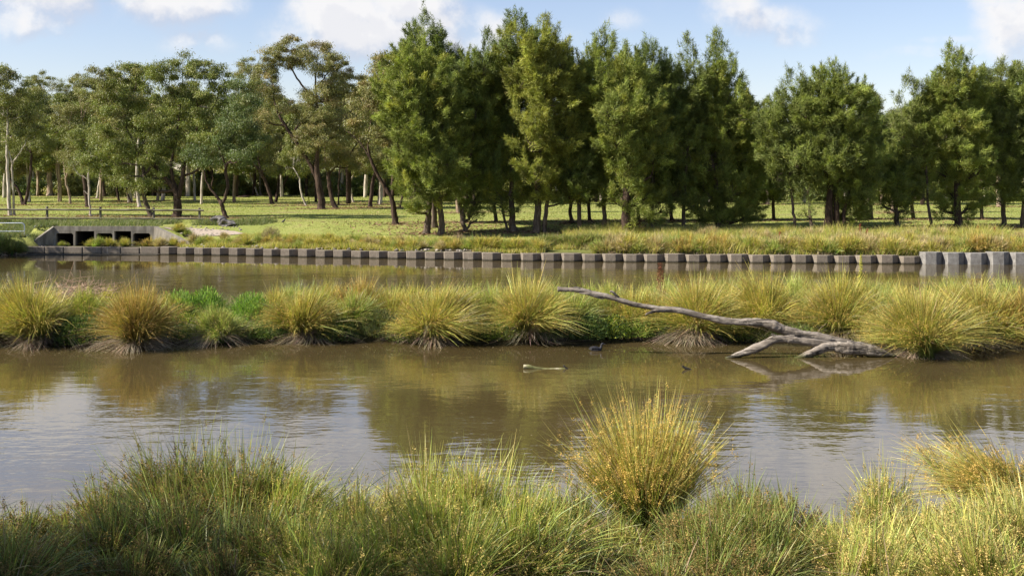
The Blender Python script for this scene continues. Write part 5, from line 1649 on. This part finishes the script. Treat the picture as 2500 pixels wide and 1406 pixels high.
def dock(px, by, ty, colr, label, seed, D=None, wdt=1.0):
    r = np.random.default_rng(seed)
    y = D or gy(px, by); p = at(px, by, y); tp = at(px + r.uniform(-6, 8), ty, y)
    z0 = float(zt(p[0], y)) if D is None else max(.03, float(zt(p[0], y)))
    e = tag(empty('dock_plant', (p[0], y, z0)), label, 'weed')
    m = MB()
    H = tp[2] - z0
    m.tube([(p[0], y, z0 - .05), ((p[0] + tp[0]) / 2, y, z0 + H * .5), (tp[0], y, tp[2])], [.012, .009, .004], 5)
    mt_ = newmat('dock_stalk', .8, .2); bsdf(mt_).inputs['Base Color'].default_value = (*[c * .8 for c in colr], 1)
    m.build('stalk', mt_, e)
    n = int(420 * wdt)
    t_ = .45 + .55 * r.random(n)
    lane = r.integers(0, 6, n)
    P = np.stack([p[0] + (tp[0] - p[0]) * t_ + np.cos(lane * 1.05) * .055 * wdt * (1.15 - t_) * 1.8, y + np.sin(lane * 1.05) * .055 * wdt * (1.15 - t_) * 1.8, z0 + H * t_], -1) + r.normal(size=(n, 3)) * np.array([.018, .018, .03])
    d1, d2 = sph(n, r) * .016, sph(n, r) * .012
    V = np.stack([P - d1, P + d2, P + d1, P - d2], 1).reshape(-1, 3)
    c = np.array(colr) * (1 + r.normal(size=(n, 1)) * .25)
    mk('seed_head', V, np.arange(n * 4).reshape(-1, 4), None, M['seed'], np.repeat(np.clip(c, .01, .8), 4, 0), False, e)


dock(1616, 800, 642, (.17, .06, .035), 'tall rust-red dock spike rising above the island rushes', 3, wdt=2.0)
dock(2095, 800, 622, (.42, .40, .06), 'tall yellow flowering spike rising above the island rushes', 4, wdt=1.0)
for q, (px, by, ty) in enumerate(((1474, 600, 572), (1908, 590, 566), (2102, 590, 548), (2112, 592, 560), (2382, 578, 552), (2425, 580, 556), (1160 - 130, 0, 0))):
    if ty: dock(px, by, ty, (.28, .09, .045), ['rust-red dock at the left end of the golden bank grass', 'small rust-red dock on the bank below the slender pair', 'taller of two touching rust-red docks below the massive she-oak', 'shorter of two touching rust-red docks below the massive she-oak', 'small rust-red dock below the full-crowned she-oak', 'small rust-red dock left of the drooping she-oak'][q], 10 + q, wdt=1.3)

# litter and low green cover over the island mud
n = 90000
r = np.random.default_rng(8)
Xi = r.uniform(-17, 19, n)
Yi = isl_front(Xi) + .15 + r.random(n) * (isl_back(Xi) - isl_front(Xi) - .4)
keep = hnoise(Xi, Yi, 2.0, 61) > -.35
V, T, c = grass_blades(r, Xi[keep], Yi[keep], .30, .010, [(.12, .17, .04), (.18, .20, .06), (.26, .22, .11), (.09, .12, .035), (.32, .27, .16)], .9)
tag(mk('ground_cover', V, None, T, M['grass'], c), 'low weeds and straw litter over the island mud', kind='stuff')

# ------------------------------------------------------------------ tussocks on the far bank: a few grown individually, then copied
FB = {}
for k, (nm, pal_, sp_, hh_, nn) in enumerate((('gold', 'gold', .75, .95, 1000), ('lime', 'lime', .8, .9, 900), ('tan', 'tan', .8, .9, 900), ('green', 'green', .7, .85, 900), ('orange', 'orange', .7, .95, 900), ('olive', 'olive', .7, 1.0, 900))):
    e = tussock((0, 0, 0), nn, .16, hh_, sp_, pal_, None, None, droop=.4, wid=.020, seed=300 + k, thatch=.25, seeds=.3, seed_size=.022, seed_n=4, k=4)
    FB[nm] = [e, False]
fbl = {'gold': 'golden', 'lime': 'lime-green', 'tan': 'straw-coloured', 'green': 'green', 'orange': 'orange-tipped', 'olive': 'dark olive'}


def fb(kind, px, dy, s, where, sz=None):
    y = 62.0
    for _ in range(3):
        x = (px - 1250) / FPX * y
        y = float(wall_y(x)) + .45 + dy
    x = (px - 1250) / FPX * y
    e = FB[kind][0] if not FB[kind][1] else copy_tree(FB[kind][0])
    FB[kind][1] = True
    e.location = (x, y, float(zt(x, y)) - .02)
    e.rotation_euler = (0, 0, float(rf.uniform(0, 6.28)))
    s *= 1.12 if px < 1400 else 1.3
    e.scale = (s, s, sz or s)
    if 'culvert' not in where:
        row = 'front' if dy < 1.4 else 'second' if dy < 4.3 else 'far'
        tag(e, f'{fbl[kind]} rush tussock, {row} row behind the wall, below the {near(px)}', 'rush tussock', 'rush tussocks along the far bank')
    else:
        tag(e, f'{fbl[kind]} rush tussock {where}', 'rush tussock', 'rush tussocks before the culvert')
    return e


rf = np.random.default_rng(5)
for (k, px, dy, s) in (('lime', 240, .9, .85), ('gold', 222, 1.0, .6), ('gold', 268, 1.1, .7), ('gold', 305, .9, .72), ('green', 152, 1.2, .5), ('orange', 360, 1.0, .7), ('tan', 392, .9, .78), ('gold', 384, 1.3, .7)):
    fb(k, px, dy, s, 'growing before the culvert openings')
px = 425
while px < 1130:
    k = rf.choice(['gold', 'lime', 'tan', 'orange', 'gold', 'tan'])
    fb(str(k), px, rf.uniform(.5, 1.3), rf.uniform(.55, .85), 'in the strip behind the left half of the long wall')
    if rf.random() < .6: fb(str(rf.choice(['gold', 'lime', 'tan', 'green'])), px + 12, rf.uniform(1.6, 3.0), rf.uniform(.5, .8), 'in the strip behind the left half of the long wall')
    px += rf.uniform(16, 30)
px = 1145
while px < 1330:
    fb(str(rf.choice(['gold', 'gold', 'lime'])), px, rf.uniform(.6, 1.2), rf.uniform(.8, 1.0), 'in the dense golden patch left of the shaded inlet')
    px += rf.uniform(12, 20)
px = 1325
while px < 1470:
    fb('olive', px, rf.uniform(1.9, 2.6), rf.uniform(.8, .95), 'standing in the shaded inlet behind the wall')
    px += rf.uniform(12, 18)
px = 1462
while px < 2530:
    fb(str(rf.choice(['gold', 'lime', 'tan', 'orange', 'gold'])), px, rf.uniform(.5, 1.3), rf.uniform(.75, 1.1), 'in the front row above the right half of the wall')
    fb(str(rf.choice(['gold', 'lime', 'tan', 'tan', 'green'])), px + 10, rf.uniform(2.0, 4.0), rf.uniform(.6, .95), 'in the second row above the right half of the wall')
    if px > 1700: fb(str(rf.choice(['gold', 'tan', 'lime', 'green'])), px + 4, rf.uniform(4.6, 7.5), rf.uniform(.6, .85), 'in the far rows above the right half of the wall')
    px += rf.uniform(17, 27)
# dry brown shrub and shaded reeds at the left edge
for (px, py, k) in ((655, 590, 0), (668, 588, 1), (1120, 600, 2)):
    y = gy(px, py); p = at(px, py, y)
    weed((p[0], y, float(zt(p[0], y))), .45, .85 if k < 2 else .7, 1300, .14, .010, [(.26, .19, .13), (.34, .25, .17), (.16, .12, .08)], ['dry brown bush behind the wall, left one of a touching pair', 'dry brown bush behind the wall, right one of a touching pair', 'dark dry bush behind the wall below the curved-stem she-oak'][k], 'dead shrub', 200 + k, name='dry_bush')
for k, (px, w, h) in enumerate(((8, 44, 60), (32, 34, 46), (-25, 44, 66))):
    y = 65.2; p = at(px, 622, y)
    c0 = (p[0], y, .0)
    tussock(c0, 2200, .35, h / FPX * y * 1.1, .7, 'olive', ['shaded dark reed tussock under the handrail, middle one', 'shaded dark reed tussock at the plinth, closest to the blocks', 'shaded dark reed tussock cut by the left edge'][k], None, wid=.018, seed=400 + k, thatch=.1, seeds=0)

# ------------------------------------------------------------------ near bank rushes
def fore(px, D, ty, hw, pal, label, n=3400, lean=(0, 0), seed=0, **kw):
    x = (px - 1250) / FPX * D
    z0 = float(zt(x, D)); z0 = max(z0, -.02)
    top = CAM_H - (ty - HOR) / FPX * D
    h = (top - z0) * 1.38
    w = hw / FPX * D
    kw.setdefault('thatch', .15)
    kw.setdefault('seeds', .5)
    kw.setdefault('lv', .5)
    kw.setdefault('seed_t', (.60, .84))
    return tussock((x, D, z0), int(n * .62), kw.pop('r0', max(.15, w * .38)), h, kw.pop('spr', min(.52, math.atan2(w, h * 1.15))), pal, label, None, lean=lean, seed=seed or int(px + D * 100), wid=.0064, k=7, seed_size=.010, seed_n=24, **kw)


FORE = [
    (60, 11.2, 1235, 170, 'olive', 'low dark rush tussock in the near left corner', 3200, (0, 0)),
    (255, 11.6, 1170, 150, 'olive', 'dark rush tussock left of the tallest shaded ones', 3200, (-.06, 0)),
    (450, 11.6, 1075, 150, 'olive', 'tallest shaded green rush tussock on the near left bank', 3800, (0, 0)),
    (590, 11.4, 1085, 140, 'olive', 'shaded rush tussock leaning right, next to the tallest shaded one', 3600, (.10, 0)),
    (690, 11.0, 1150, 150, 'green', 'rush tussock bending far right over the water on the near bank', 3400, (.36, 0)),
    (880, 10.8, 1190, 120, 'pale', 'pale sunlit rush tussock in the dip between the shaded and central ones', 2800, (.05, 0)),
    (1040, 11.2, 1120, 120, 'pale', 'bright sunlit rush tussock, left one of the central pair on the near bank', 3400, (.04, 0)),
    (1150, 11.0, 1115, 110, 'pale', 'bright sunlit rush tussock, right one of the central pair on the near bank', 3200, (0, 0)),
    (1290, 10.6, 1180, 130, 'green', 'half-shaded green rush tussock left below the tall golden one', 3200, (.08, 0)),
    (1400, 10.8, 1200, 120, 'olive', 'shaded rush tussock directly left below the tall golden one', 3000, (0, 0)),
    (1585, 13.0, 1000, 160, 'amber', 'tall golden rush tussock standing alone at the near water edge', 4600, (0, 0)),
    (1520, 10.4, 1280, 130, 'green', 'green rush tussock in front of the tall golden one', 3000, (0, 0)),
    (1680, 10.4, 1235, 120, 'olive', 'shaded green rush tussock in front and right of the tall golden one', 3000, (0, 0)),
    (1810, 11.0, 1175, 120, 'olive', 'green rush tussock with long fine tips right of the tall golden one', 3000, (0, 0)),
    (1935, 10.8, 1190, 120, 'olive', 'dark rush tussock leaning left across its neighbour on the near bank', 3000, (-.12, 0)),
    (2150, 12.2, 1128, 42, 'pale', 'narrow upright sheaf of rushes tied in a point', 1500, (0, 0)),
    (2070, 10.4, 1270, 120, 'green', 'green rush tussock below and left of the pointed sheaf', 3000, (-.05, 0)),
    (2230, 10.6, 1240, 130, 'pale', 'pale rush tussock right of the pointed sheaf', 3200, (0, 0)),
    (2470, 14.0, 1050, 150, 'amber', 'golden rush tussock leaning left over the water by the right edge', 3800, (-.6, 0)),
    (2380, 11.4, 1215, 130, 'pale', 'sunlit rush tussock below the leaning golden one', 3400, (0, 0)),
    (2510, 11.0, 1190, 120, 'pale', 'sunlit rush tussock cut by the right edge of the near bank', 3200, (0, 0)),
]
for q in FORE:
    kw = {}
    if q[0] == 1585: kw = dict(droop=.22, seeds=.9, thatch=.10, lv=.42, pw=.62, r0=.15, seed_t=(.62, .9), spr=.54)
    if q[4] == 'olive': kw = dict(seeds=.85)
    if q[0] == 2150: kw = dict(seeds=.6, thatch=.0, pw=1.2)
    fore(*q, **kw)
FSH = [(-40, 'low corner tussock, cut by the left edge'), (60, 'low corner tussock'), (255, 'tussock left of the tallest shaded one'), (450, 'tallest shaded tussock'), (590, 'tussock beside the tallest shaded one'), (700, 'tussock bending far right'),
       (880, 'pale tussock in the dip'), (1040, 'left one of the bright central pair'), (1150, 'right one of the bright central pair'), (1290, 'half-shaded green tussock'), (1400, 'shaded tussock left of the tall golden one'),
       (1590, 'tall golden tussock'), (1680, 'shaded green one beside the golden one'), (1810, 'fine-tipped tussock'), (1935, 'dark tussock leaning left'), (2070, 'green one left of the pointed sheaf'), (2150, 'narrow pointed sheaf'), (2230, 'pale one right of the pointed sheaf'), (2380, 'tussock below the leaning golden one'), (2510, 'sunlit tussock cut by the right edge')]
low = [(-260, 10.4, 1250), (2680, 10.2, 1230), (2860, 10.8, 1220), (-40, 9.8, 1300), (120, 9.6, 1290), (280, 9.6, 1270), (440, 9.6, 1260), (600, 9.5, 1260), (760, 9.6, 1250), (920, 9.4, 1270), (1080, 9.5, 1240), (1240, 9.4, 1260), (1400, 9.4, 1290), (1560, 9.4, 1330), (1720, 9.4, 1310), (1880, 9.4, 1290), (2040, 9.4, 1310), (2200, 9.5, 1290), (2350, 9.6, 1270), (2500, 9.6, 1260),
       (40, 8.8, 1340), (300, 8.8, 1330), (560, 8.8, 1330), (820, 8.8, 1330), (1080, 8.8, 1330), (1340, 8.8, 1340), (1600, 8.8, 1350), (1860, 8.8, 1340), (2120, 8.8, 1340), (2400, 8.8, 1330)]
for k, (px, D, ty) in enumerate(low):
    px += 34 * math.sin(k * 3.7); D += .22 * math.sin(k * 2.1); ty -= 40 + 45 * math.sin(k * 1.37)
    row = ('directly in front of the ' if D > 9.2 else 'at the very bottom, below the ') + min(FSH, key=lambda q: abs(q[0] - px - 3))[1]
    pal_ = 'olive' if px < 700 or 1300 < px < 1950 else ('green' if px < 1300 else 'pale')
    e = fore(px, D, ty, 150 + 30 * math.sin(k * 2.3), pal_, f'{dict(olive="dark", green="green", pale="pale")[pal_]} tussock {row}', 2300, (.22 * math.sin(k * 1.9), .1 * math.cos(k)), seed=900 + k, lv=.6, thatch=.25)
    e['group'] = 'low rush tussocks along the bottom of the near bank'

# ------------------------------------------------------------------ fallen limb in the water
YL = 26.9
driftm = newmat('bleached_wood', .85, .2)
t = driftm.node_tree
f = noise(t, 3.5, 8, .7, stretch=(.5, 2.5, 2.5))
f2 = noise(t, 1.1, 4, .6)
cc = ramp(t, math_n(t, 'ADD', math_n(t, 'MULTIPLY', f, .65), math_n(t, 'MULTIPLY', f2, .35)), [(.34, (.06, .048, .035)), (.46, (.18, .150, .118)), (.60, (.31, .27, .225)), (.72, (.46, .42, .37))])
geo = t.nodes.new('ShaderNodeNewGeometry')
sp = t.nodes.new('ShaderNodeSeparateXYZ')
t.links.new(geo.outputs['Position'], sp.inputs[0])
wl = t.nodes.new('ShaderNodeMapRange')
wl.inputs['From Min'].default_value = .11
wl.inputs['From Max'].default_value = .01
t.links.new(math_n(t, 'ADD', sp.outputs['Z'], math_n(t, 'MULTIPLY', math_n(t, 'SUBTRACT', f2, .5), .2)), wl.inputs['Value'])
cc = mixc(t, wl.outputs[0], cc, (.06, .065, .018))
t.links.new(cc, bsdf(driftm).inputs['Base Color'])
crk = noise(t, 2.6, 6, .75, stretch=(.35, 4, 4))
ck = ramp(t, crk, [(.40, (.25, .25, .25)), (.46, (1, 1, 1))])
cc = mixc(t, 1.0, cc, ck, 'MULTIPLY')
t.links.new(cc, bsdf(driftm).inputs['Base Color'])
bump(driftm, math_n(t, 'ADD', f, math_n(t, 'MULTIPLY', ck, .4)), 1.0, .05)


def limb(name, pts, parent, seed, sides=16, kk=9, sq=1.0, wob=.11):
    r = np.random.default_rng(seed)
    P = [list(at(q[0], q[1], YL + (q[3] if len(q) > 3 else 0))) + [q[2] * .5 * YL / FPX] for q in pts]
    PR = catmull(P, kk)
    m = MB()
    R = PR[:, 3] * (1 + .05 * np.sin(np.arange(len(PR)) * .33 + seed) + .03 * np.sin(np.arange(len(PR)) * .9 + seed))
    PP = PR[:, :3] + r.normal(size=(len(PR), 3)) * .002
    m.tube(PP, np.maximum(R, .006), sides, wob=wob, rng=r, sq=sq)
    return m.build(name, driftm, parent, True)


lg = tag(empty('fallen_limb', (at(2000, 850, YL)[0], YL, 0)), 'long bleached fallen tree limb lying out of the water on its forked end', 'fallen tree')
limb('main_limb', [(1361, 706, 10.5), (1385, 707, 10.5), (1404, 707, 12), (1431, 712, 13), (1458, 719, 13), (1485, 724, 13), (1512, 732, 12.5), (1548, 743, 12.5), (1584, 749, 12.5), (1611, 754, 14), (1656, 757, 15.5), (1692, 766, 15), (1728, 775, 15), (1764, 783, 16), (1800, 786, 16), (1830, 787, 18), (1862, 789, 21), (1885, 794, 24), (1905, 803, 24), (1930, 811, 23), (1958, 818, 24), (1990, 824, 25), (2030, 832, 23), (2070, 839, 19), (2110, 848, 14), (2150, 860, 9), (2190, 871, 5)], lg, 1)
limb('root_fork', [(2200, 876, 6, -.3), (2172, 868, 14, -.3), (2135, 858, 25, -.3), (2098, 851, 34, -.28), (2066, 848, 34, -.28), (2035, 845, 26, -.25), (2010, 848, 23, -.28), (1990, 857, 22, -.32), (1970, 867, 18, -.38), (1950, 875, 13, -.42), (1922, 881, 7, -.46), (1896, 884, 4, -.5)], lg, 2)
limb('fork', [(2035, 843, 18, -.2), (2000, 838, 19, -.25), (1970, 835, 17, -.28), (1942, 831, 15, -.3), (1920, 830, 14, -.32), (1903, 824, 8, -.34), (1893, 820, 5, -.35), (1882, 816, 2, -.36)], lg, 3)
limb('fork', [(1940, 822, 13, -.2), (1915, 827, 16, -.28), (1888, 829, 20, -.33), (1862, 843, 20, -.38), (1832, 856, 19, -.42), (1806, 865, 14, -.45), (1788, 870, 8, -.46), (1770, 874, 3, -.46)], lg, 4)
limb('branch_stub', [(1640, 757, 8, -.05), (1620, 758, 8, -.12), (1602, 759, 8.5, -.2), (1586, 763, 6.5, -.24), (1575, 768, 2.5, -.26)], lg, 5)
limb('branch_stub', [(1510, 728, 7, .0), (1502, 719, 5.5, -.02), (1496, 713, 6, -.03), (1489, 711, 5, -.03)], lg, 6)
limb('branch_stub', [(1420, 708, 8, 0), (1410, 703, 7, -.02), (1400, 702, 4, -.02)], lg, 7)
limb('branch_stub', [(1700, 764, 6, 0), (1680, 758, 4, -.02), (1655, 753, 2, -.02)], lg, 9)
limb('bark_strip', [(1415, 716, 2, -.05), (1435, 718, 5, -.08), (1455, 724, 6, -.08), (1474, 731, 2, -.05)], lg, 8, wob=.2)
limb('bark_strip', [(2050, 838, 3, -.3), (2085, 836, 4, -.34), (2115, 841, 3, -.34), (2142, 851, 2, -.3)], lg, 10, wob=.2)

YS = gy(1330, 900)


def at_s(px, py): return at(px, py, YS)


m = MB()
pts = [list(at_s(px, py)) + [w * .5 * YS / FPX] for px, py, w in ((1278, 895, 10), (1290, 896, 12), (1305, 899, 10), (1330, 901, 7), (1355, 901, 6), (1372, 901, 7), (1386, 902, 5))]
PR = catmull(pts, 4)
m.tube(PR[:, :3], PR[:, 3], 8, wob=.12, rng=RNG)
sg = tag(empty('floating_branch', tuple(at_s(1330, 902))), 'mossy floating branch with an upturned dark tip, below the swimming bird', 'branch')
moss = simple_mat('mossy_wood', [(.3, (.06, .06, .02)), (.5, (.16, .16, .06)), (.7, (.36, .33, .22))], 6, bs=.8, bd=.02)
m.build('stem', moss, sg, True)
m = MB()
pts = [list(at_s(px, py)) + [w * .5 * YS / FPX] for px, py, w in ((1390, 903, 4), (1384, 900, 6), (1379, 896, 5), (1376, 891, 4))]
PR = catmull(pts, 3)
m.tube(PR[:, :3], PR[:, 3], 6, wob=.1, rng=RNG)
m.build('stub', driftm if False else simple_mat('wet_wood', [(.3, (.015, .013, .010)), (.7, (.05, .045, .035))], 6), sg, True)
YS = gy(1672, 902)
m = MB()
pts = [list(at_s(px, py)) + [w * .5 * YS / FPX] for px, py, w in ((1692, 904, 3), (1682, 901, 5), (1675, 899, 6), (1669, 896, 5), (1666, 892, 4))]
PR = catmull(pts, 3)
m.tube(PR[:, :3], PR[:, 3], 7, wob=.1, rng=RNG)
o = m.build('snag', simple_mat('wet_wood', [(.3, (.015, .013, .010)), (.7, (.05, .045, .035))], 6), None, True, loc=tuple(at_s(1672, 902)))
tag(o, 'small dark wooden snag poking out of the water alone', 'snag')
# mud hummock
y = gy(1552, 829)
p = at(1552, 829, y)
o = rock('mud_hummock', simple_mat('wet_mud', [(.3, (.012, .010, .008)), (.7, (.05, .042, .03))], 9, bs=1, bd=.03), (.17, .15, .17), 81, sub=3, loc=(p[0], y, .06))
tag(o, 'rounded dark mud hummock at the waterline below the creeping weed', 'hummock')
for (px, py) in ((663, 832), (935, 830)):
    y = gy(px, py); p = at(px, py, y)
    o = rock('mud_clod', simple_mat('wet_mud', [(.3, (.012, .010, .008)), (.7, (.05, .042, .03))], 9, bs=1, bd=.03), (.11, .1, .06), int(px), sub=3, loc=(p[0], y, .03))
    tag(o, 'dark mud clod at the water edge ' + ('left of the orange-gold leaning tussock' if px < 800 else 'left of the fan-shaped tussock'), 'mud clod')

# ------------------------------------------------------------------ birds
def lathe_path(rows, sides=14):
    """rows: (x, z, half width, half height) along the body -> one closed surface"""
    m = MB()
    th = np.linspace(0, 2 * np.pi, sides, endpoint=False)
    Vv = []
    R = np.asarray(rows, float)
    T = np.gradient(R[:, :2], axis=0); T /= np.linalg.norm(T, axis=1)[:, None] + 1e-9
    for (x, z, w, h), (tx, tz) in zip(rows, T):
        for a_ in th:
            u, v = math.sin(a_) * w, math.cos(a_) * h
            Vv.append((x - tz * v, u, z + tx * v))
    n = len(rows)
    Q = [(k * sides + i, k * sides + (i + 1) % sides, (k + 1) * sides + (i + 1) % sides, (k + 1) * sides + i) for k in range(n - 1) for i in range(sides)]
    Vv += [(R[0][0], 0, R[0][1]), (R[-1][0], 0, R[-1][1])]
    T_ = [(n * sides, (i + 1) % sides, i) for i in range(sides)] + [(n * sides + 1, (n - 1) * sides + i, (n - 1) * sides + (i + 1) % sides) for i in range(sides)]
    m.add(Vv, Q, T_)
    return m


def finish(m, name, mat, parent, origin, smooth=True):
    m.V = [v + np.array(origin) for v in m.V]
    return m.build(name, mat, parent, smooth)


y = gy(1455, 856); p = at(1455, 856, y)
dk = simple_mat('dark_plumage', [(.3, (.010, .010, .012)), (.7, (.040, .040, .048))], 30, rough=.6, bs=.3, bd=.004)
du = tag(empty('water_bird', (p[0], y, 0)), 'small slate-black water bird swimming to the right', 'bird')
s = .92
rows = [(-.19, .050, .004, .004), (-.165, .048, .022, .014), (-.12, .035, .055, .038), (-.05, .025, .080, .062), (.03, .022, .085, .066), (.09, .035, .072, .062), (.125, .065, .048, .045), (.138, .10, .030, .030), (.142, .135, .024, .026), (.150, .160, .026, .030), (.172, .176, .029, .032), (.196, .172, .022, .024), (.212, .167, .010, .012)]
finish(lathe_path([tuple(v * s for v in q) for q in rows]), 'body', dk, du, (p[0], y, 0))
bl = newmat('bill', .5, .4); bsdf(bl).inputs['Base Color'].default_value = (.10, .09, .08, 1)
m = MB(); m.tube([(p[0] + .19, y, .158), (p[0] + .215, y, .154), (p[0] + .232, y, .150)], [.010, .007, .002], 6)
m.build('bill', bl, du)
for sg_ in (-1, 1):
    m = lathe_path([(-.15, .062, .003, .006), (-.10, .070, .012, .022), (-.02, .066, .018, .034), (.05, .060, .014, .028), (.08, .055, .004, .008)], 8)
    m.V = [v + np.array([0, sg_ * .066, 0]) for v in m.V]
    finish(m, 'wing', dk, du, (p[0], y, 0))
# magpie-like bird on the lawn
y = gy(692, 549); p = at(692, 549, y); z0 = float(zt(p[0], y))
mg = tag(empty('standing_bird', (p[0], y, z0)), 'small dark bird standing on the sunny lawn right of the boulder', 'bird')
rows = [(-.20, .14, .006, .004), (-.12, .155, .018, .012), (-.06, .19, .045, .045), (0, .235, .062, .062), (.045, .275, .055, .055), (.075, .32, .034, .036), (.088, .355, .032, .034), (.108, .375, .032, .032), (.135, .370, .016, .018)]
finish(lathe_path(rows), 'body', dk, mg, (p[0], y, z0))
m = MB(); m.tube([(p[0] + .13, y, z0 + .368), (p[0] + .18, y, z0 + .355)], [.010, .002], 6); m.build('bill', bl, mg)
for sg_ in (-1, 1):
    m = MB(); m.tube([(p[0] + .01, y + sg_ * .025, z0 + .19), (p[0] + .02, y + sg_ * .025, z0 + .08), (p[0] + .015, y + sg_ * .025, z0 - .01)], [.012, .006, .006], 6); m.build('leg', bl, mg)

# flecks of leaf and seed drifting on the pool
nf = 700
rfz = np.random.default_rng(91)
xf, yf = rfz.uniform(-13, 14, nf), np.where(rfz.random(nf) < .55, 28.4 - np.abs(rfz.normal(size=nf)) * .9, rfz.uniform(13.5, 28, nf))
P = np.stack([xf, yf, np.full(nf, .004)], -1)
d_ = unit(np.stack([rfz.normal(size=nf), rfz.normal(size=nf), 0 * xf], -1)); s_ = np.stack([-d_[:, 1], d_[:, 0], 0 * xf], -1)
L2 = rfz.uniform(.008, .03, (nf, 1))
Vf = np.stack([P - d_ * L2, P + s_ * L2 * .4, P + d_ * L2, P - s_ * L2 * .4], 1).reshape(-1, 3)
tag(mk('floating_flecks', Vf, np.arange(nf * 4).reshape(-1, 4), None, M['thatch'], np.tile([[.40, .34, .20]], (nf * 4, 1))), 'tiny pale leaf and seed flecks drifting on the pool', kind='stuff')


# ------------------------------------------------------------------ tell look-alikes apart by counting from the left
NUM = ['', 'first', 'second', 'third', 'fourth', 'fifth', 'sixth', 'seventh', 'eighth', 'ninth', 'tenth', 'eleventh', 'twelfth', 'thirteenth', 'fourteenth', 'fifteenth', 'sixteenth', 'seventeenth', 'eighteenth', 'nineteenth', 'twentieth']
CNT = ['', 'one', 'two', 'three', 'four', 'five', 'six', 'seven', 'eight', 'nine', 'ten', 'eleven', 'twelve']
byl = {}
for o in SC.objects:
    if o.parent is None and o.get('label') and o.get('category'):
        byl.setdefault(o['label'], []).append(o)
for lb, os_ in byl.items():
    if len(os_) < 2 or len(os_) > 20: continue
    os_.sort(key=lambda o: o.location.x / max(o.location.y, 1))
    for k_, o in enumerate(os_):
        if len(os_) == 2: pre = 'left one: ' if k_ == 0 else 'right one: '
        elif len(os_) == 3: pre = ('leftmost', 'middle', 'rightmost')[k_] + ' one: '
        else: pre = f'{NUM[k_ + 1]} from left: '
        o['label'] = pre + lb

for o in SC.objects:                                                 # keep every label within sixteen words
    if o.parent is None and o.get('label') and len(o['label'].split()) > 16:
        o['label'] = o['label'].replace(' rush tussock', ' tussock').replace('behind the wall, ', '').replace('directly in front of the', 'before the').replace('at the very bottom, below', 'at bottom below').replace(' of the far wood,', ' of wood,').replace(' trunk', '')
